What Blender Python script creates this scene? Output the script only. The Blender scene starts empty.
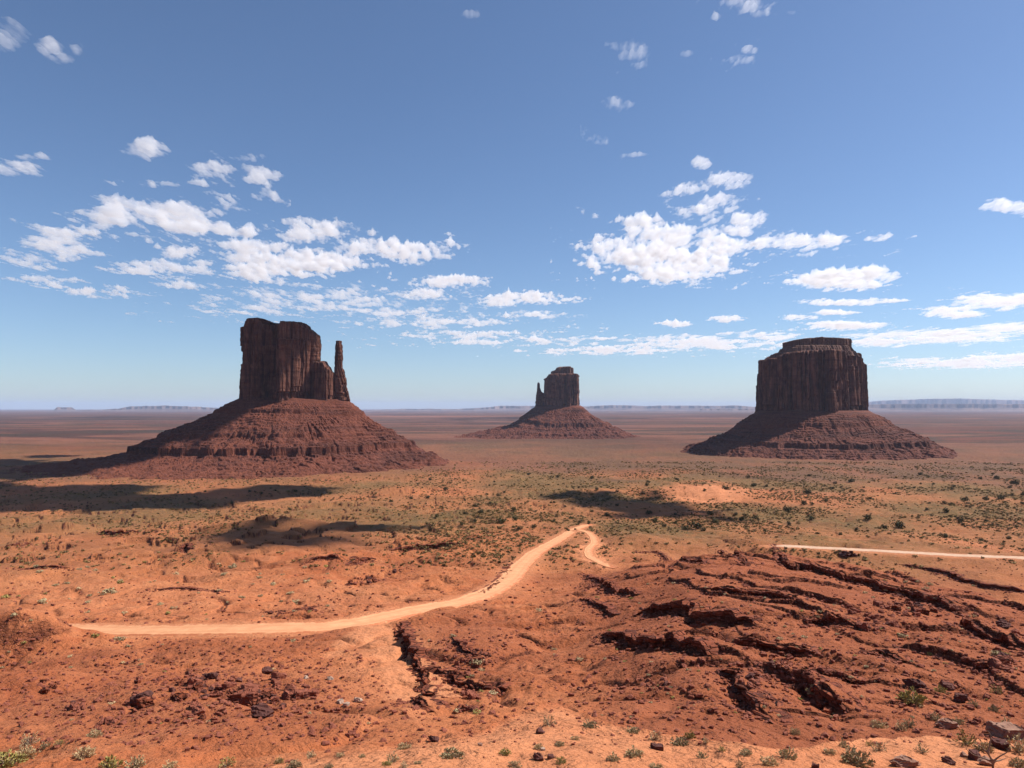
import bpy, math, random
import numpy as np

# ------------------------------------------------------------------ camera, sky, sun, exposure
sc = bpy.context.scene
COL = sc.collection
R = math.radians
CZ = 150.0                       # eye height over the valley floor, metres
F = 745.0                        # focal length in pixels at 1024 wide
PITCH = math.atan(24.0 / F)
cam_d = bpy.data.cameras.new('camera')
cam_d.sensor_width = 36.0
cam_d.lens = F / 1024.0 * 36.0
cam_d.clip_start = 0.5
cam_d.clip_end = 250000.0
cam = bpy.data.objects.new('camera', cam_d)
cam.location = (0, 0, CZ)
cam.rotation_euler = (math.pi / 2 + PITCH, 0, 0)
COL.objects.link(cam)
sc.camera = cam

SUN_EL = R(47.5)
SUN_AZ = R(13.0)                 # measured from +X (right) towards +Y (away)
SD = np.array([math.cos(SUN_EL) * math.cos(SUN_AZ), math.cos(SUN_EL) * math.sin(SUN_AZ), math.sin(SUN_EL)])
world = bpy.data.worlds.new('World')
sc.world = world
world.use_nodes = True
wn = world.node_tree
for n in list(wn.nodes):
    wn.nodes.remove(n)
w_out = wn.nodes.new('ShaderNodeOutputWorld')
w_bg = wn.nodes.new('ShaderNodeBackground')
w_sky = wn.nodes.new('ShaderNodeTexSky')
w_sky.sky_type = 'NISHITA'
w_sky.sun_disc = False
w_sky.sun_elevation = SUN_EL
w_sky.sun_rotation = math.pi / 2 - SUN_AZ
w_sky.altitude = 1700.0
w_sky.air_density = 1.0
w_sky.dust_density = 1.7
w_sky.ozone_density = 5.0
w_bg.inputs['Strength'].default_value = 0.082
wn.links.new(w_sky.outputs[0], w_bg.inputs[0])
wn.links.new(w_bg.outputs[0], w_out.inputs[0])

sun_d = bpy.data.lights.new('sun', 'SUN')
sun_d.energy = 4.7
sun_d.angle = R(0.53)
sun_d.color = (1.0, 0.965, 0.92)
sun = bpy.data.objects.new('sun', sun_d)
sun.location = (600, 200, 900)
from mathutils import Vector
sun.rotation_euler = Vector(SD).to_track_quat('Z', 'Y').to_euler()
COL.objects.link(sun)

sc.view_settings.view_transform = 'Standard'
sc.view_settings.look = 'None'
sc.view_settings.gamma = 1.0
sc.view_settings.use_curve_mapping = False
sc.view_settings.exposure = 0.66
sc.render.engine = 'CYCLES'
cy = sc.cycles
cy.use_denoising = True
cy.max_bounces = 12
cy.diffuse_bounces = 3
cy.glossy_bounces = 2
cy.transparent_max_bounces = 8
cy.volume_bounces = 14
cy.use_adaptive_sampling = True
cy.adaptive_threshold = 0.02

rng = np.random.default_rng(7)
random.seed(7)

# ------------------------------------------------------------------ noise
_perm = np.random.default_rng(3).permutation(256)
_perm = np.concatenate([_perm, _perm, _perm]).astype(np.int64)
_g2a = np.linspace(0, 2 * np.pi, 257)[:256]
_G2x, _G2y = np.cos(_g2a), np.sin(_g2a)
_g3 = np.random.default_rng(5).normal(size=(256, 3))
_g3 /= np.linalg.norm(_g3, axis=1)[:, None]


def _q(t):
    return t * t * t * (t * (t * 6 - 15) + 10)


def perlin2(x, y, seed=0):
    x = np.asarray(x, float) + seed * 17.31
    y = np.asarray(y, float) - seed * 9.73
    xi = np.floor(x); yi = np.floor(y)
    xf = x - xi; yf = y - yi
    X = xi.astype(np.int64) & 255; Y = yi.astype(np.int64) & 255
    u = _q(xf); v = _q(yf)

    def g(ix, iy, dx, dy):
        h = _perm[_perm[ix & 255] + (iy & 255)]
        return _G2x[h] * dx + _G2y[h] * dy
    n00 = g(X, Y, xf, yf); n10 = g(X + 1, Y, xf - 1, yf)
    n01 = g(X, Y + 1, xf, yf - 1); n11 = g(X + 1, Y + 1, xf - 1, yf - 1)
    a = n00 + u * (n10 - n00); b = n01 + u * (n11 - n01)
    return (a + v * (b - a)) * 1.5


def perlin3(x, y, z, seed=0):
    x = np.asarray(x, float) + seed * 13.7
    y = np.asarray(y, float) - seed * 7.9
    z = np.asarray(z, float) + seed * 3.3
    xi = np.floor(x); yi = np.floor(y); zi = np.floor(z)
    xf = x - xi; yf = y - yi; zf = z - zi
    X = xi.astype(np.int64) & 255; Y = yi.astype(np.int64) & 255; Z = zi.astype(np.int64) & 255
    u = _q(xf); v = _q(yf); w = _q(zf)

    def g(ix, iy, iz, dx, dy, dz):
        h = _perm[_perm[_perm[ix & 255] + (iy & 255)] + (iz & 255)]
        G = _g3[h]
        return G[..., 0] * dx + G[..., 1] * dy + G[..., 2] * dz
    r = 0
    c = []
    for dz_ in (0, 1):
        a0 = g(X, Y, Z + dz_, xf, yf, zf - dz_); a1 = g(X + 1, Y, Z + dz_, xf - 1, yf, zf - dz_)
        b0 = g(X, Y + 1, Z + dz_, xf, yf - 1, zf - dz_); b1 = g(X + 1, Y + 1, Z + dz_, xf - 1, yf - 1, zf - dz_)
        a = a0 + u * (a1 - a0); b = b0 + u * (b1 - b0)
        c.append(a + v * (b - a))
    return (c[0] + w * (c[1] - c[0])) * 1.4


def fbm2(x, y, oct=4, seed=0, gain=0.5):
    s = 0; a = 1.0; f = 1.0
    for i in range(oct):
        s = s + a * perlin2(x * f, y * f, seed + i)
        a *= gain; f *= 2.03
    return s


def fbm3(x, y, z, oct=4, seed=0, gain=0.5):
    s = 0; a = 1.0; f = 1.0
    for i in range(oct):
        s = s + a * perlin3(x * f, y * f, z * f, seed + i)
        a *= gain; f *= 2.03
    return s


def sstep(a, b, x):
    t = np.clip((x - a) / (b - a), 0, 1)
    return t * t * (3 - 2 * t)


# ------------------------------------------------------------------ photograph geometry
CP, SP = math.cos(PITCH), math.sin(PITCH)


def to_px(x, y, z):
    dz = z - CZ
    fw = np.maximum(y * CP + dz * SP, 1e-3)
    up = -y * SP + dz * CP
    return 512 + F * x / fw, 384 - F * up / fw


def ray(px, py):
    a = (np.asarray(px, float) - 512) / F
    b = (384 - np.asarray(py, float)) / F
    return a, CP - b * SP, SP + b * CP


def at_depth(px, py, Y):
    x, y, z = ray(px, py)
    t = Y / y
    return x * t, z * t + CZ


# ------------------------------------------------------------------ mesh helpers
def mesh_np(name, verts, faces, mat=None, smooth=False, parent=None, link=True):
    """verts (n,3); faces: list of (m,k) int arrays."""
    me = bpy.data.meshes.new(name)
    verts = np.asarray(verts, np.float32)
    if not isinstance(faces, (list, tuple)):
        faces = [faces]
    faces = [np.asarray(f, np.int32) for f in faces if len(f)]
    me.vertices.add(len(verts))
    me.vertices.foreach_set('co', verts.ravel())
    nl = sum(f.size for f in faces)
    npoly = sum(len(f) for f in faces)
    me.loops.add(nl)
    me.polygons.add(npoly)
    me.loops.foreach_set('vertex_index', np.concatenate([f.ravel() for f in faces]))
    tot = np.concatenate([np.full(len(f), f.shape[1], np.int32) for f in faces])
    st = np.concatenate([[0], np.cumsum(tot)[:-1]]).astype(np.int32)
    me.polygons.foreach_set('loop_start', st)
    me.polygons.foreach_set('use_smooth', np.full(npoly, smooth, bool))
    me.update(calc_edges=True)
    me.validate(verbose=False)
    if mat:
        me.materials.append(mat)
    o = bpy.data.objects.new(name, me)
    if link:
        COL.objects.link(o)
    if parent:
        o.parent = parent
    return o


def tag(o, label=None, cat=None, group=None, kind=None):
    if label: o['label'] = label
    if cat: o['category'] = cat
    if group: o['group'] = group
    if kind: o['kind'] = kind
    return o


def empty(name, loc, label, cat, group=None):
    o = bpy.data.objects.new(name, None)
    o.empty_display_size = 1
    o.location = loc
    COL.objects.link(o)
    return tag(o, label, cat, group)


def add_attr(o, name, arr):
    a = o.data.attributes.new(name, 'FLOAT_COLOR', 'POINT')
    arr = np.concatenate([arr, np.ones((len(arr), 1))], 1).astype(np.float32)
    a.data.foreach_set('color', arr.ravel())


def grid_faces(nr, nc, wrap=False):
    r = np.arange(nr - 1)[:, None]
    c = np.arange(nc if wrap else nc - 1)[None, :]
    a = r * nc + c
    b = r * nc + (c + 1) % nc
    return np.stack([a, b, b + nc, a + nc], -1).reshape(-1, 4)


# ------------------------------------------------------------------ materials
class NT:
    def __init__(s, name, rough=0.95, spec=0.1):
        s.m = bpy.data.materials.new(name)
        s.m.use_nodes = True
        s.t = s.m.node_tree
        s.b = s.t.nodes['Principled BSDF']
        s.b.inputs['Roughness'].default_value = rough
        s.b.inputs['Specular IOR Level'].default_value = spec
        s.geo = s.n('ShaderNodeNewGeometry')

    def n(s, k, **kw):
        nd = s.t.nodes.new(k)
        for a, v in kw.items():
            setattr(nd, a, v)
        return nd

    def l(s, a, b):
        s.t.links.new(a, b)

    def pos(s, scale=(1, 1, 1), obj=False):
        mp = s.n('ShaderNodeMapping')
        if obj:
            s.l(s.n('ShaderNodeTexCoord').outputs['Object'], mp.inputs['Vector'])
        else:
            s.l(s.geo.outputs['Position'], mp.inputs['Vector'])
        mp.inputs['Scale'].default_value = scale
        return mp.outputs[0]

    def noise(s, vec, scale, detail=5, rough=0.55, dist=0.0):
        nd = s.n('ShaderNodeTexNoise')
        s.l(vec, nd.inputs['Vector'])
        nd.inputs['Scale'].default_value = scale
        nd.inputs['Detail'].default_value = detail
        nd.inputs['Roughness'].default_value = rough
        nd.inputs['Distortion'].default_value = dist
        return nd.outputs['Fac']

    def ramp(s, fac, stops, interp='LINEAR'):
        nd = s.n('ShaderNodeValToRGB')
        nd.color_ramp.interpolation = interp
        e = nd.color_ramp.elements
        while len(e) < len(stops):
            e.new(0.5)
        for el, (p, c) in zip(e, stops):
            el.position = p
            el.color = (c, c, c, 1) if isinstance(c, (int, float)) else (*c, 1)
        s.l(fac, nd.inputs[0])
        return nd.outputs[0]

    def mix(s, fac, a, b, mode='MIX'):
        nd = s.n('ShaderNodeMix', data_type='RGBA', blend_type=mode)
        for sock, v in ((nd.inputs['Factor'], fac), (nd.inputs['A'], a), (nd.inputs['B'], b)):
            if isinstance(v, (int, float)):
                sock.default_value = v
            elif isinstance(v, tuple):
                sock.default_value = (*v, 1)
            else:
                s.l(v, sock)
        # RGBA sockets are the ones with data type colour
        return nd.outputs['Result']

    def math(s, op, a, b=0.0, c=None):
        nd = s.n('ShaderNodeMath', operation=op)
        for i, v in enumerate((a, b) if c is None else (a, b, c)):
            if isinstance(v, (int, float)):
                nd.inputs[i].default_value = v
            else:
                s.l(v, nd.inputs[i])
        return nd.outputs[0]

    def bump(s, h, strength, dist, prev=None):
        nd = s.n('ShaderNodeBump')
        nd.inputs['Strength'].default_value = strength
        nd.inputs['Distance'].default_value = dist
        s.l(h, nd.inputs['Height'])
        if prev is not None:
            s.l(prev, nd.inputs['Normal'])
        return nd.outputs[0]

    def done(s, color, normal=None):
        s.l(color, s.b.inputs['Base Color'])
        if normal is not None:
            s.l(normal, s.b.inputs['Normal'])
        return s.m


def mixc(nt, fac, a, b, mode='MIX'):
    """colour mix with explicit colour sockets"""
    nd = nt.n('ShaderNodeMix', data_type='RGBA', blend_type=mode)
    cs = [i for i in nd.inputs if i.type == 'RGBA']
    fs = nd.inputs[0]
    if isinstance(fac, (int, float)):
        fs.default_value = fac
    else:
        nt.l(fac, fs)
    for sock, v in zip(cs, (a, b)):
        if isinstance(v, tuple):
            sock.default_value = (*v, 1)
        else:
            nt.l(v, sock)
    return [o for o in nd.outputs if o.type == 'RGBA'][0]


def mat_ground():
    nt = NT('red_sand')
    p = nt.pos()
    att = nt.n('ShaderNodeVertexColor', layer_name='mask')
    sep = nt.n('ShaderNodeSeparateColor')
    nt.l(att.outputs[0], sep.inputs[0])
    veg, pale, hill = nt.math('MINIMUM', sep.outputs[0], 1.0), sep.outputs[1], sep.outputs[2]
    att2 = nt.n('ShaderNodeVertexColor', layer_name='mask2')
    sep2 = nt.n('ShaderNodeSeparateColor')
    nt.l(att2.outputs[0], sep2.inputs[0])
    far, rocky, mauve = sep2.outputs[0], sep2.outputs[1], sep2.outputs[2]
    big = nt.noise(p, 0.012, 6, 0.6, 0.6)
    mid = nt.noise(p, 0.09, 6, 0.62, 0.4)
    fin = nt.noise(p, 0.9, 6, 0.65)
    gr = nt.noise(p, 9.0, 5, 0.6)
    c = mixc(nt, nt.ramp(big, [(0.36, 0.0), (0.64, 1.0)]), C_RED, C_ORANGE)
    c = mixc(nt, nt.ramp(mid, [(0.42, 0.0), (0.66, 0.75)]), c, C_DUST)
    c = mixc(nt, nt.math('MULTIPLY', hill, 0.86), c, mixc(nt, nt.ramp(mid, [(0.35, 0.0), (0.7, 1.0)]), C_HILL, C_HILL2))
    c = mixc(nt, nt.math('MULTIPLY', pale, nt.ramp(mid, [(0.3, 0.6), (0.6, 1.0)])), c, C_PALE)
    at3 = nt.n('ShaderNodeVertexColor', layer_name='mask3')
    sep3 = nt.n('ShaderNodeSeparateColor')
    nt.l(at3.outputs[0], sep3.inputs[0])
    c = mixc(nt, nt.math('MULTIPLY', sep3.outputs[0], nt.ramp(mid, [(0.35, 1.0), (0.62, 0.45)])), c, C_TAN)
    # small stones and grit
    st = nt.ramp(nt.noise(p, 2.2, 4, 0.7), [(0.60, 0.0), (0.66, 1.0)])
    c = mixc(nt, nt.math('MULTIPLY', st, nt.math('MULTIPLY', rocky, 0.75)), c, C_STONE)
    # vegetation between
    vn = nt.ramp(nt.noise(p, 0.16, 7, 0.78), [(0.34, 0.40), (0.52, 1.0)])
    c = mixc(nt, nt.math('MULTIPLY', veg, vn), c, mixc(nt, big, C_VEG, C_VEG2))
    c = mixc(nt, nt.math('MULTIPLY', mauve, nt.ramp(mid, [(0.3, 1.0), (0.62, 0.55)])), c, mixc(nt, big, (0.075, 0.038, 0.027), (0.125, 0.060, 0.038)))
    # far plain in long bands of soil and scrub
    ps = nt.pos((0.00012, 0.00042, 0.0))
    bd = nt.noise(ps, 1.0, 7, 0.62, 0.5)
    fc = nt.ramp(bd, [(0.36, C_FAR3), (0.42, C_FAR2), (0.46, C_FAR1), (0.49, C_FAR2), (0.52, C_FAR3), (0.55, C_FAR4), (0.59, C_FAR2), (0.65, C_FAR1)])
    c = mixc(nt, far, c, fc)
    # bare rock where the ground breaks into a scarp
    sx = nt.n('ShaderNodeSeparateXYZ')
    nt.l(nt.geo.outputs['True Normal'], sx.inputs[0])
    steep = nt.ramp(sx.outputs[2], [(0.62, 1.0), (0.84, 0.0)])
    bed = nt.noise(nt.pos((0.25, 0.25, 3.2)), 1.0, 5, 0.7, 0.4)
    rc_ = mixc(nt, nt.ramp(bed, [(0.42, 0.0), (0.58, 1.0)]), C_ROCK, C_ROCK2)
    c = mixc(nt, nt.math('MULTIPLY', steep, nt.math('SUBTRACT', 1.0, far)), c, rc_)
    c = mixc(nt, nt.ramp(fin, [(0.25, 0.26), (0.6, 0.0)]), c, (0.10, 0.03, 0.015))
    c = mixc(nt, nt.ramp(gr, [(0.5, 0.0), (0.75, 0.22)]), c, (0.62, 0.33, 0.19))
    vo = nt.n('ShaderNodeTexVoronoi', feature='DISTANCE_TO_EDGE')
    nt.l(nt.pos((0.55, 0.55, 1.3)), vo.inputs['Vector'])
    vo.inputs['Scale'].default_value = 1.0
    crack = nt.math('MULTIPLY', nt.ramp(vo.outputs['Distance'], [(0.0, 0.0), (0.12, 1.0)]), nt.math('ADD', nt.math('MULTIPLY', steep, 0.9), 0.1))
    b1 = nt.bump(crack, 0.7, 0.7, nt.bump(mid, 0.7, 3.0))
    b2 = nt.bump(fin, 0.9, 0.7, b1)
    b3 = nt.bump(gr, 0.6, 0.06, b2)
    return nt.done(c, b3)


C_RED = (0.36, 0.092, 0.032)
C_ORANGE = (0.44, 0.140, 0.052)
C_DUST = (0.46, 0.165, 0.068)
C_HILL = (0.205, 0.053, 0.022)
C_HILL2 = (0.31, 0.088, 0.037)
C_PALE = (0.54, 0.208, 0.092)
C_STONE = (0.12, 0.034, 0.018)
C_ROCK = (0.170, 0.046, 0.023)
C_ROCK2 = (0.075, 0.021, 0.012)
C_VEG = (0.098, 0.063, 0.024)
C_VEG2 = (0.175, 0.102, 0.036)
C_TAN = (0.30, 0.122, 0.050)
C_FAR1 = (0.12, 0.038, 0.024)
C_FAR2 = (0.030, 0.026, 0.017)
C_FAR3 = (0.19, 0.075, 0.046)
C_FAR4 = (0.055, 0.025, 0.019)


def mat_rock(name, a, b, dark, streak=True, sc_=1.0, bumpd=1.0, bands=False, bedding=False):
    nt = NT(name, 0.9, 0.15)
    p = nt.pos()
    n1 = nt.noise(p, 0.05 * sc_, 6, 0.62, 0.3)
    n2 = nt.noise(p, 0.5 * sc_, 6, 0.65)
    c = mixc(nt, nt.ramp(n1, [(0.35, 0.0), (0.65, 1.0)]), a, b)
    if streak:
        ps = nt.pos((0.11 * sc_, 0.11 * sc_, 0.012 * sc_))
        s = nt.noise(ps, 1.0, 6, 0.65, 0.6)
        c = mixc(nt, nt.ramp(s, [(0.42, 0.0), (0.62, 0.75)]), c, dark)
        pb = nt.pos((0.004 * sc_, 0.004 * sc_, 0.09 * sc_))
        bd = nt.noise(pb, 1.0, 5, 0.7)
        c = mixc(nt, nt.ramp(bd, [(0.5, 0.0), (0.7, 0.45)]), c, dark)
    if bands:
        pb = nt.pos((0.003, 0.003, 0.075))
        bd = nt.noise(pb, 1.0, 6, 0.75)
        c = mixc(nt, nt.ramp(bd, [(0.46, 0.0), (0.60, 0.75)]), c, dark)
        spk = nt.noise(p, 0.24, 5, 0.75)
        c = mixc(nt, nt.ramp(spk, [(0.54, 0.0), (0.64, 0.8)]), c, (0.235, 0.084, 0.050))
        c = mixc(nt, nt.ramp(spk, [(0.36, 0.7), (0.44, 0.0)]), c, dark)
        at = nt.n('ShaderNodeVertexColor', layer_name='foot')
        c = mixc(nt, nt.math('MULTIPLY', at.outputs[0], 0.8), c, mixc(nt, nt.ramp(n2, [(0.4, 0.0), (0.6, 1.0)]), (0.19, 0.054, 0.026), (0.12, 0.042, 0.023)))
    c = mixc(nt, nt.ramp(n2, [(0.3, 0.45), (0.55, 0.0)]), c, dark)
    bb = nt.bump(n1, 0.5, 3.0 * bumpd)
    bb = nt.bump(n2, 0.8, 0.8 * bumpd, bb)
    if bedding:
        be = nt.noise(nt.pos((0.25, 0.25, 3.5)), 1.0, 5, 0.7, 0.4)
        c = mixc(nt, nt.ramp(be, [(0.46, 0.0), (0.58, 0.85)]), c, dark)
        vo = nt.n('ShaderNodeTexVoronoi', feature='DISTANCE_TO_EDGE')
        nt.l(nt.pos((0.5, 0.5, 1.1)), vo.inputs['Vector'])
        vo.inputs['Scale'].default_value = 1.0
        bb = nt.bump(nt.ramp(vo.outputs['Distance'], [(0.0, 0.0), (0.1, 1.0)]), 0.8, 0.6, nt.bump(be, 0.6, 0.4, bb))
    return nt.done(c, bb)


def mat_leaf(name, a, b):
    nt = NT(name, 0.8, 0.1)
    oi = nt.n('ShaderNodeObjectInfo')
    p = nt.pos()
    n1 = nt.noise(p, 3.0, 3, 0.6)
    c = mixc(nt, nt.ramp(n1, [(0.35, 0.0), (0.65, 1.0)]), a, b)
    hv = nt.n('ShaderNodeHueSaturation')
    nt.l(nt.math('MULTIPLY_ADD', oi.outputs['Random'], 0.5, 0.75), hv.inputs['Value'])
    nt.l(c, hv.inputs['Color'])
    return nt.done(hv.outputs[0])


def mat_plain(name, a, b, scale=2.0, bump=0.02, rough=0.95):
    nt = NT(name, rough, 0.1)
    p = nt.pos()
    n1 = nt.noise(p, scale, 6, 0.65)
    n2 = nt.noise(p, scale * 9, 4, 0.6)
    c = mixc(nt, nt.ramp(n1, [(0.35, 0.0), (0.65, 1.0)]), a, b)
    bb = nt.bump(n2, 0.6, bump)
    return nt.done(c, bb)


M_ground = mat_ground()
M_cliff = mat_rock('sandstone_cliff', (0.115, 0.043, 0.026), (0.235, 0.098, 0.060), (0.036, 0.014, 0.011))
M_talus = mat_rock('talus_shale', (0.150, 0.044, 0.024), (0.105, 0.031, 0.018), (0.045, 0.015, 0.010), streak=False, sc_=1.6, bands=True)
M_cap = mat_rock('cap_shale', (0.115, 0.055, 0.040), (0.16, 0.082, 0.056), (0.045, 0.021, 0.018), streak=False, sc_=2.0)
M_ledge = mat_rock('ledge_sandstone', (0.21, 0.054, 0.025), (0.29, 0.082, 0.038), (0.06, 0.017, 0.010), streak=False, sc_=6.0, bumpd=0.12, bedding=True)
M_bould = mat_rock('boulder_red', (0.19, 0.055, 0.032), (0.26, 0.085, 0.048), (0.07, 0.022, 0.016), streak=False, sc_=10.0, bumpd=0.05)
M_bould2 = mat_rock('boulder_tan', (0.23, 0.115, 0.075), (0.33, 0.185, 0.125), (0.09, 0.04, 0.03), streak=False, sc_=10.0, bumpd=0.05)
M_boulddk = mat_rock('boulder_dark', (0.085, 0.033, 0.026), (0.13, 0.05, 0.036), (0.035, 0.015, 0.013), streak=False, sc_=10.0, bumpd=0.05)
M_stonep = mat_plain('pale_stone', (0.33, 0.22, 0.16), (0.43, 0.31, 0.23), 1.2)


def mat_road(name, a, b, rut, edge):
    nt = NT(name, 0.95, 0.1)
    p = nt.pos()
    at = nt.n('ShaderNodeVertexColor', layer_name='across')
    sp = nt.n('ShaderNodeSeparateColor')
    nt.l(at.outputs[0], sp.inputs[0])
    n1 = nt.noise(p, 0.22, 6, 0.65)
    n2 = nt.noise(p, 2.2, 5, 0.65)
    c = mixc(nt, nt.ramp(n1, [(0.35, 0.0), (0.65, 1.0)]), a, b)
    c = mixc(nt, nt.math('MULTIPLY', sp.outputs[1], 0.45), c, rut)
    e = nt.math('ADD', sp.outputs[0], nt.math('MULTIPLY', nt.math('SUBTRACT', nt.noise(p, 0.5, 6, 0.7), 0.5), 1.1))
    c = mixc(nt, nt.ramp(e, [(0.74, 0.0), (0.94, 1.0)]), c, edge)
    c = mixc(nt, nt.ramp(n2, [(0.55, 0.0), (0.75, 0.25)]), c, rut)
    return nt.done(c, nt.bump(n2, 0.6, 0.08, nt.bump(n1, 0.4, 0.5)))


M_road = mat_road('road_dirt', (0.55, 0.245, 0.115), (0.64, 0.315, 0.155), (0.47, 0.19, 0.085), (0.44, 0.145, 0.064))
M_roadg = mat_road('road_gravel', (0.46, 0.29, 0.185), (0.56, 0.37, 0.25), (0.42, 0.24, 0.15), (0.42, 0.16, 0.08))
M_sage = mat_leaf('sage_leaf', (0.32, 0.245, 0.125), (0.46, 0.36, 0.20))
M_straw = mat_leaf('straw_leaf', (0.44, 0.31, 0.16), (0.58, 0.42, 0.23))
M_green = mat_leaf('green_leaf', (0.27, 0.220, 0.065), (0.38, 0.30, 0.10))
M_jun = mat_leaf('juniper_leaf', (0.048, 0.042, 0.016), (0.080, 0.070, 0.028))
M_scrub = mat_leaf('scrub_leaf', (0.098, 0.062, 0.024), (0.17, 0.110, 0.042))
M_twig = mat_plain('grey_twig', (0.20, 0.14, 0.10), (0.28, 0.21, 0.16), 8.0)

# ------------------------------------------------------------------ terrain height
LOW_R = np.array([0, 25, 40, 60, 90, 120, 150, 200, 250, 300, 340, 420, 500, 600, 700, 800, 1000, 1300, 1700, 2200, 3000, 6000, 1e5])
LOW_D = np.array([12, 19, 23.5, 29, 36.0, 43.5, 50, 59.6, 67.5, 74, 78.5, 84.5, 89, 97, 106, 113.5, 123, 132, 139, 145, 149, 150.5, 150.5])
_lr = np.log(np.maximum(LOW_R, 5))


def low_drop(rho):
    return np.interp(np.log(np.maximum(rho, 5)), _lr, LOW_D)


RIM_X = np.array([-400, 0, 60, 100, 200, 300, 400, 480, 520, 560, 600, 650, 700, 760, 800, 840, 870, 920, 1024, 1500])
RIM_Y = np.array([742, 744, 750, 758, 762, 757, 748, 735, 714, 709, 722, 729, 738, 741, 737, 722, 708, 698, 690, 690])
CR_X = np.array([540, 600, 640, 700, 745, 800, 850, 900, 950, 1024, 1300])
CR_R = np.array([300, 310, 325, 345, 355, 325, 305, 288, 265, 252, 240])

MOUNDS = [
    (120, 534, 5, 26, 12), (420, 550, 5, 30, 12), (230, 560, 3, 26, 12), (60, 575, 2.5, 26, 10), (330, 562, 3, 22, 10),  # pixel x, pixel y, height, half width, half depth
    (30, 655, 6.5, 15, 8), (-30, 655, 8, 30, 12), (250, 648, 1.6, 22, 10), (150, 660, 2.0, 26, 12),
    (452, 604, 1.5, 9, 6), (430, 622, 2.2, 8, 6), (270, 528, 8, 50, 30), (55, 530, 7, 24, 20), (150, 516, 6, 60, 40),
    (300, 572, 3.0, 28, 14), (385, 560, 4.0, 22, 14), (480, 515, 4, 60, 40), (560, 505, 5, 90, 50), (705, 492, 6, 60, 45),
    (640, 540, 3, 30, 18), (440, 580, 2.5, 16, 9), (640, 470, 4, 160, 60), (900, 520, 4, 70, 30), (300, 690, 1.5, 10, 6),
    (130, 700, 1.8, 14, 8), (30, 690, 3.5, 14, 12), (500, 640, 2.5, 18, 14), (560, 620, 3.0, 20, 16), (600, 552, 2.5, 22, 10), (540, 690, 2.0, 8, 8),
]


SAW = {}


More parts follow.
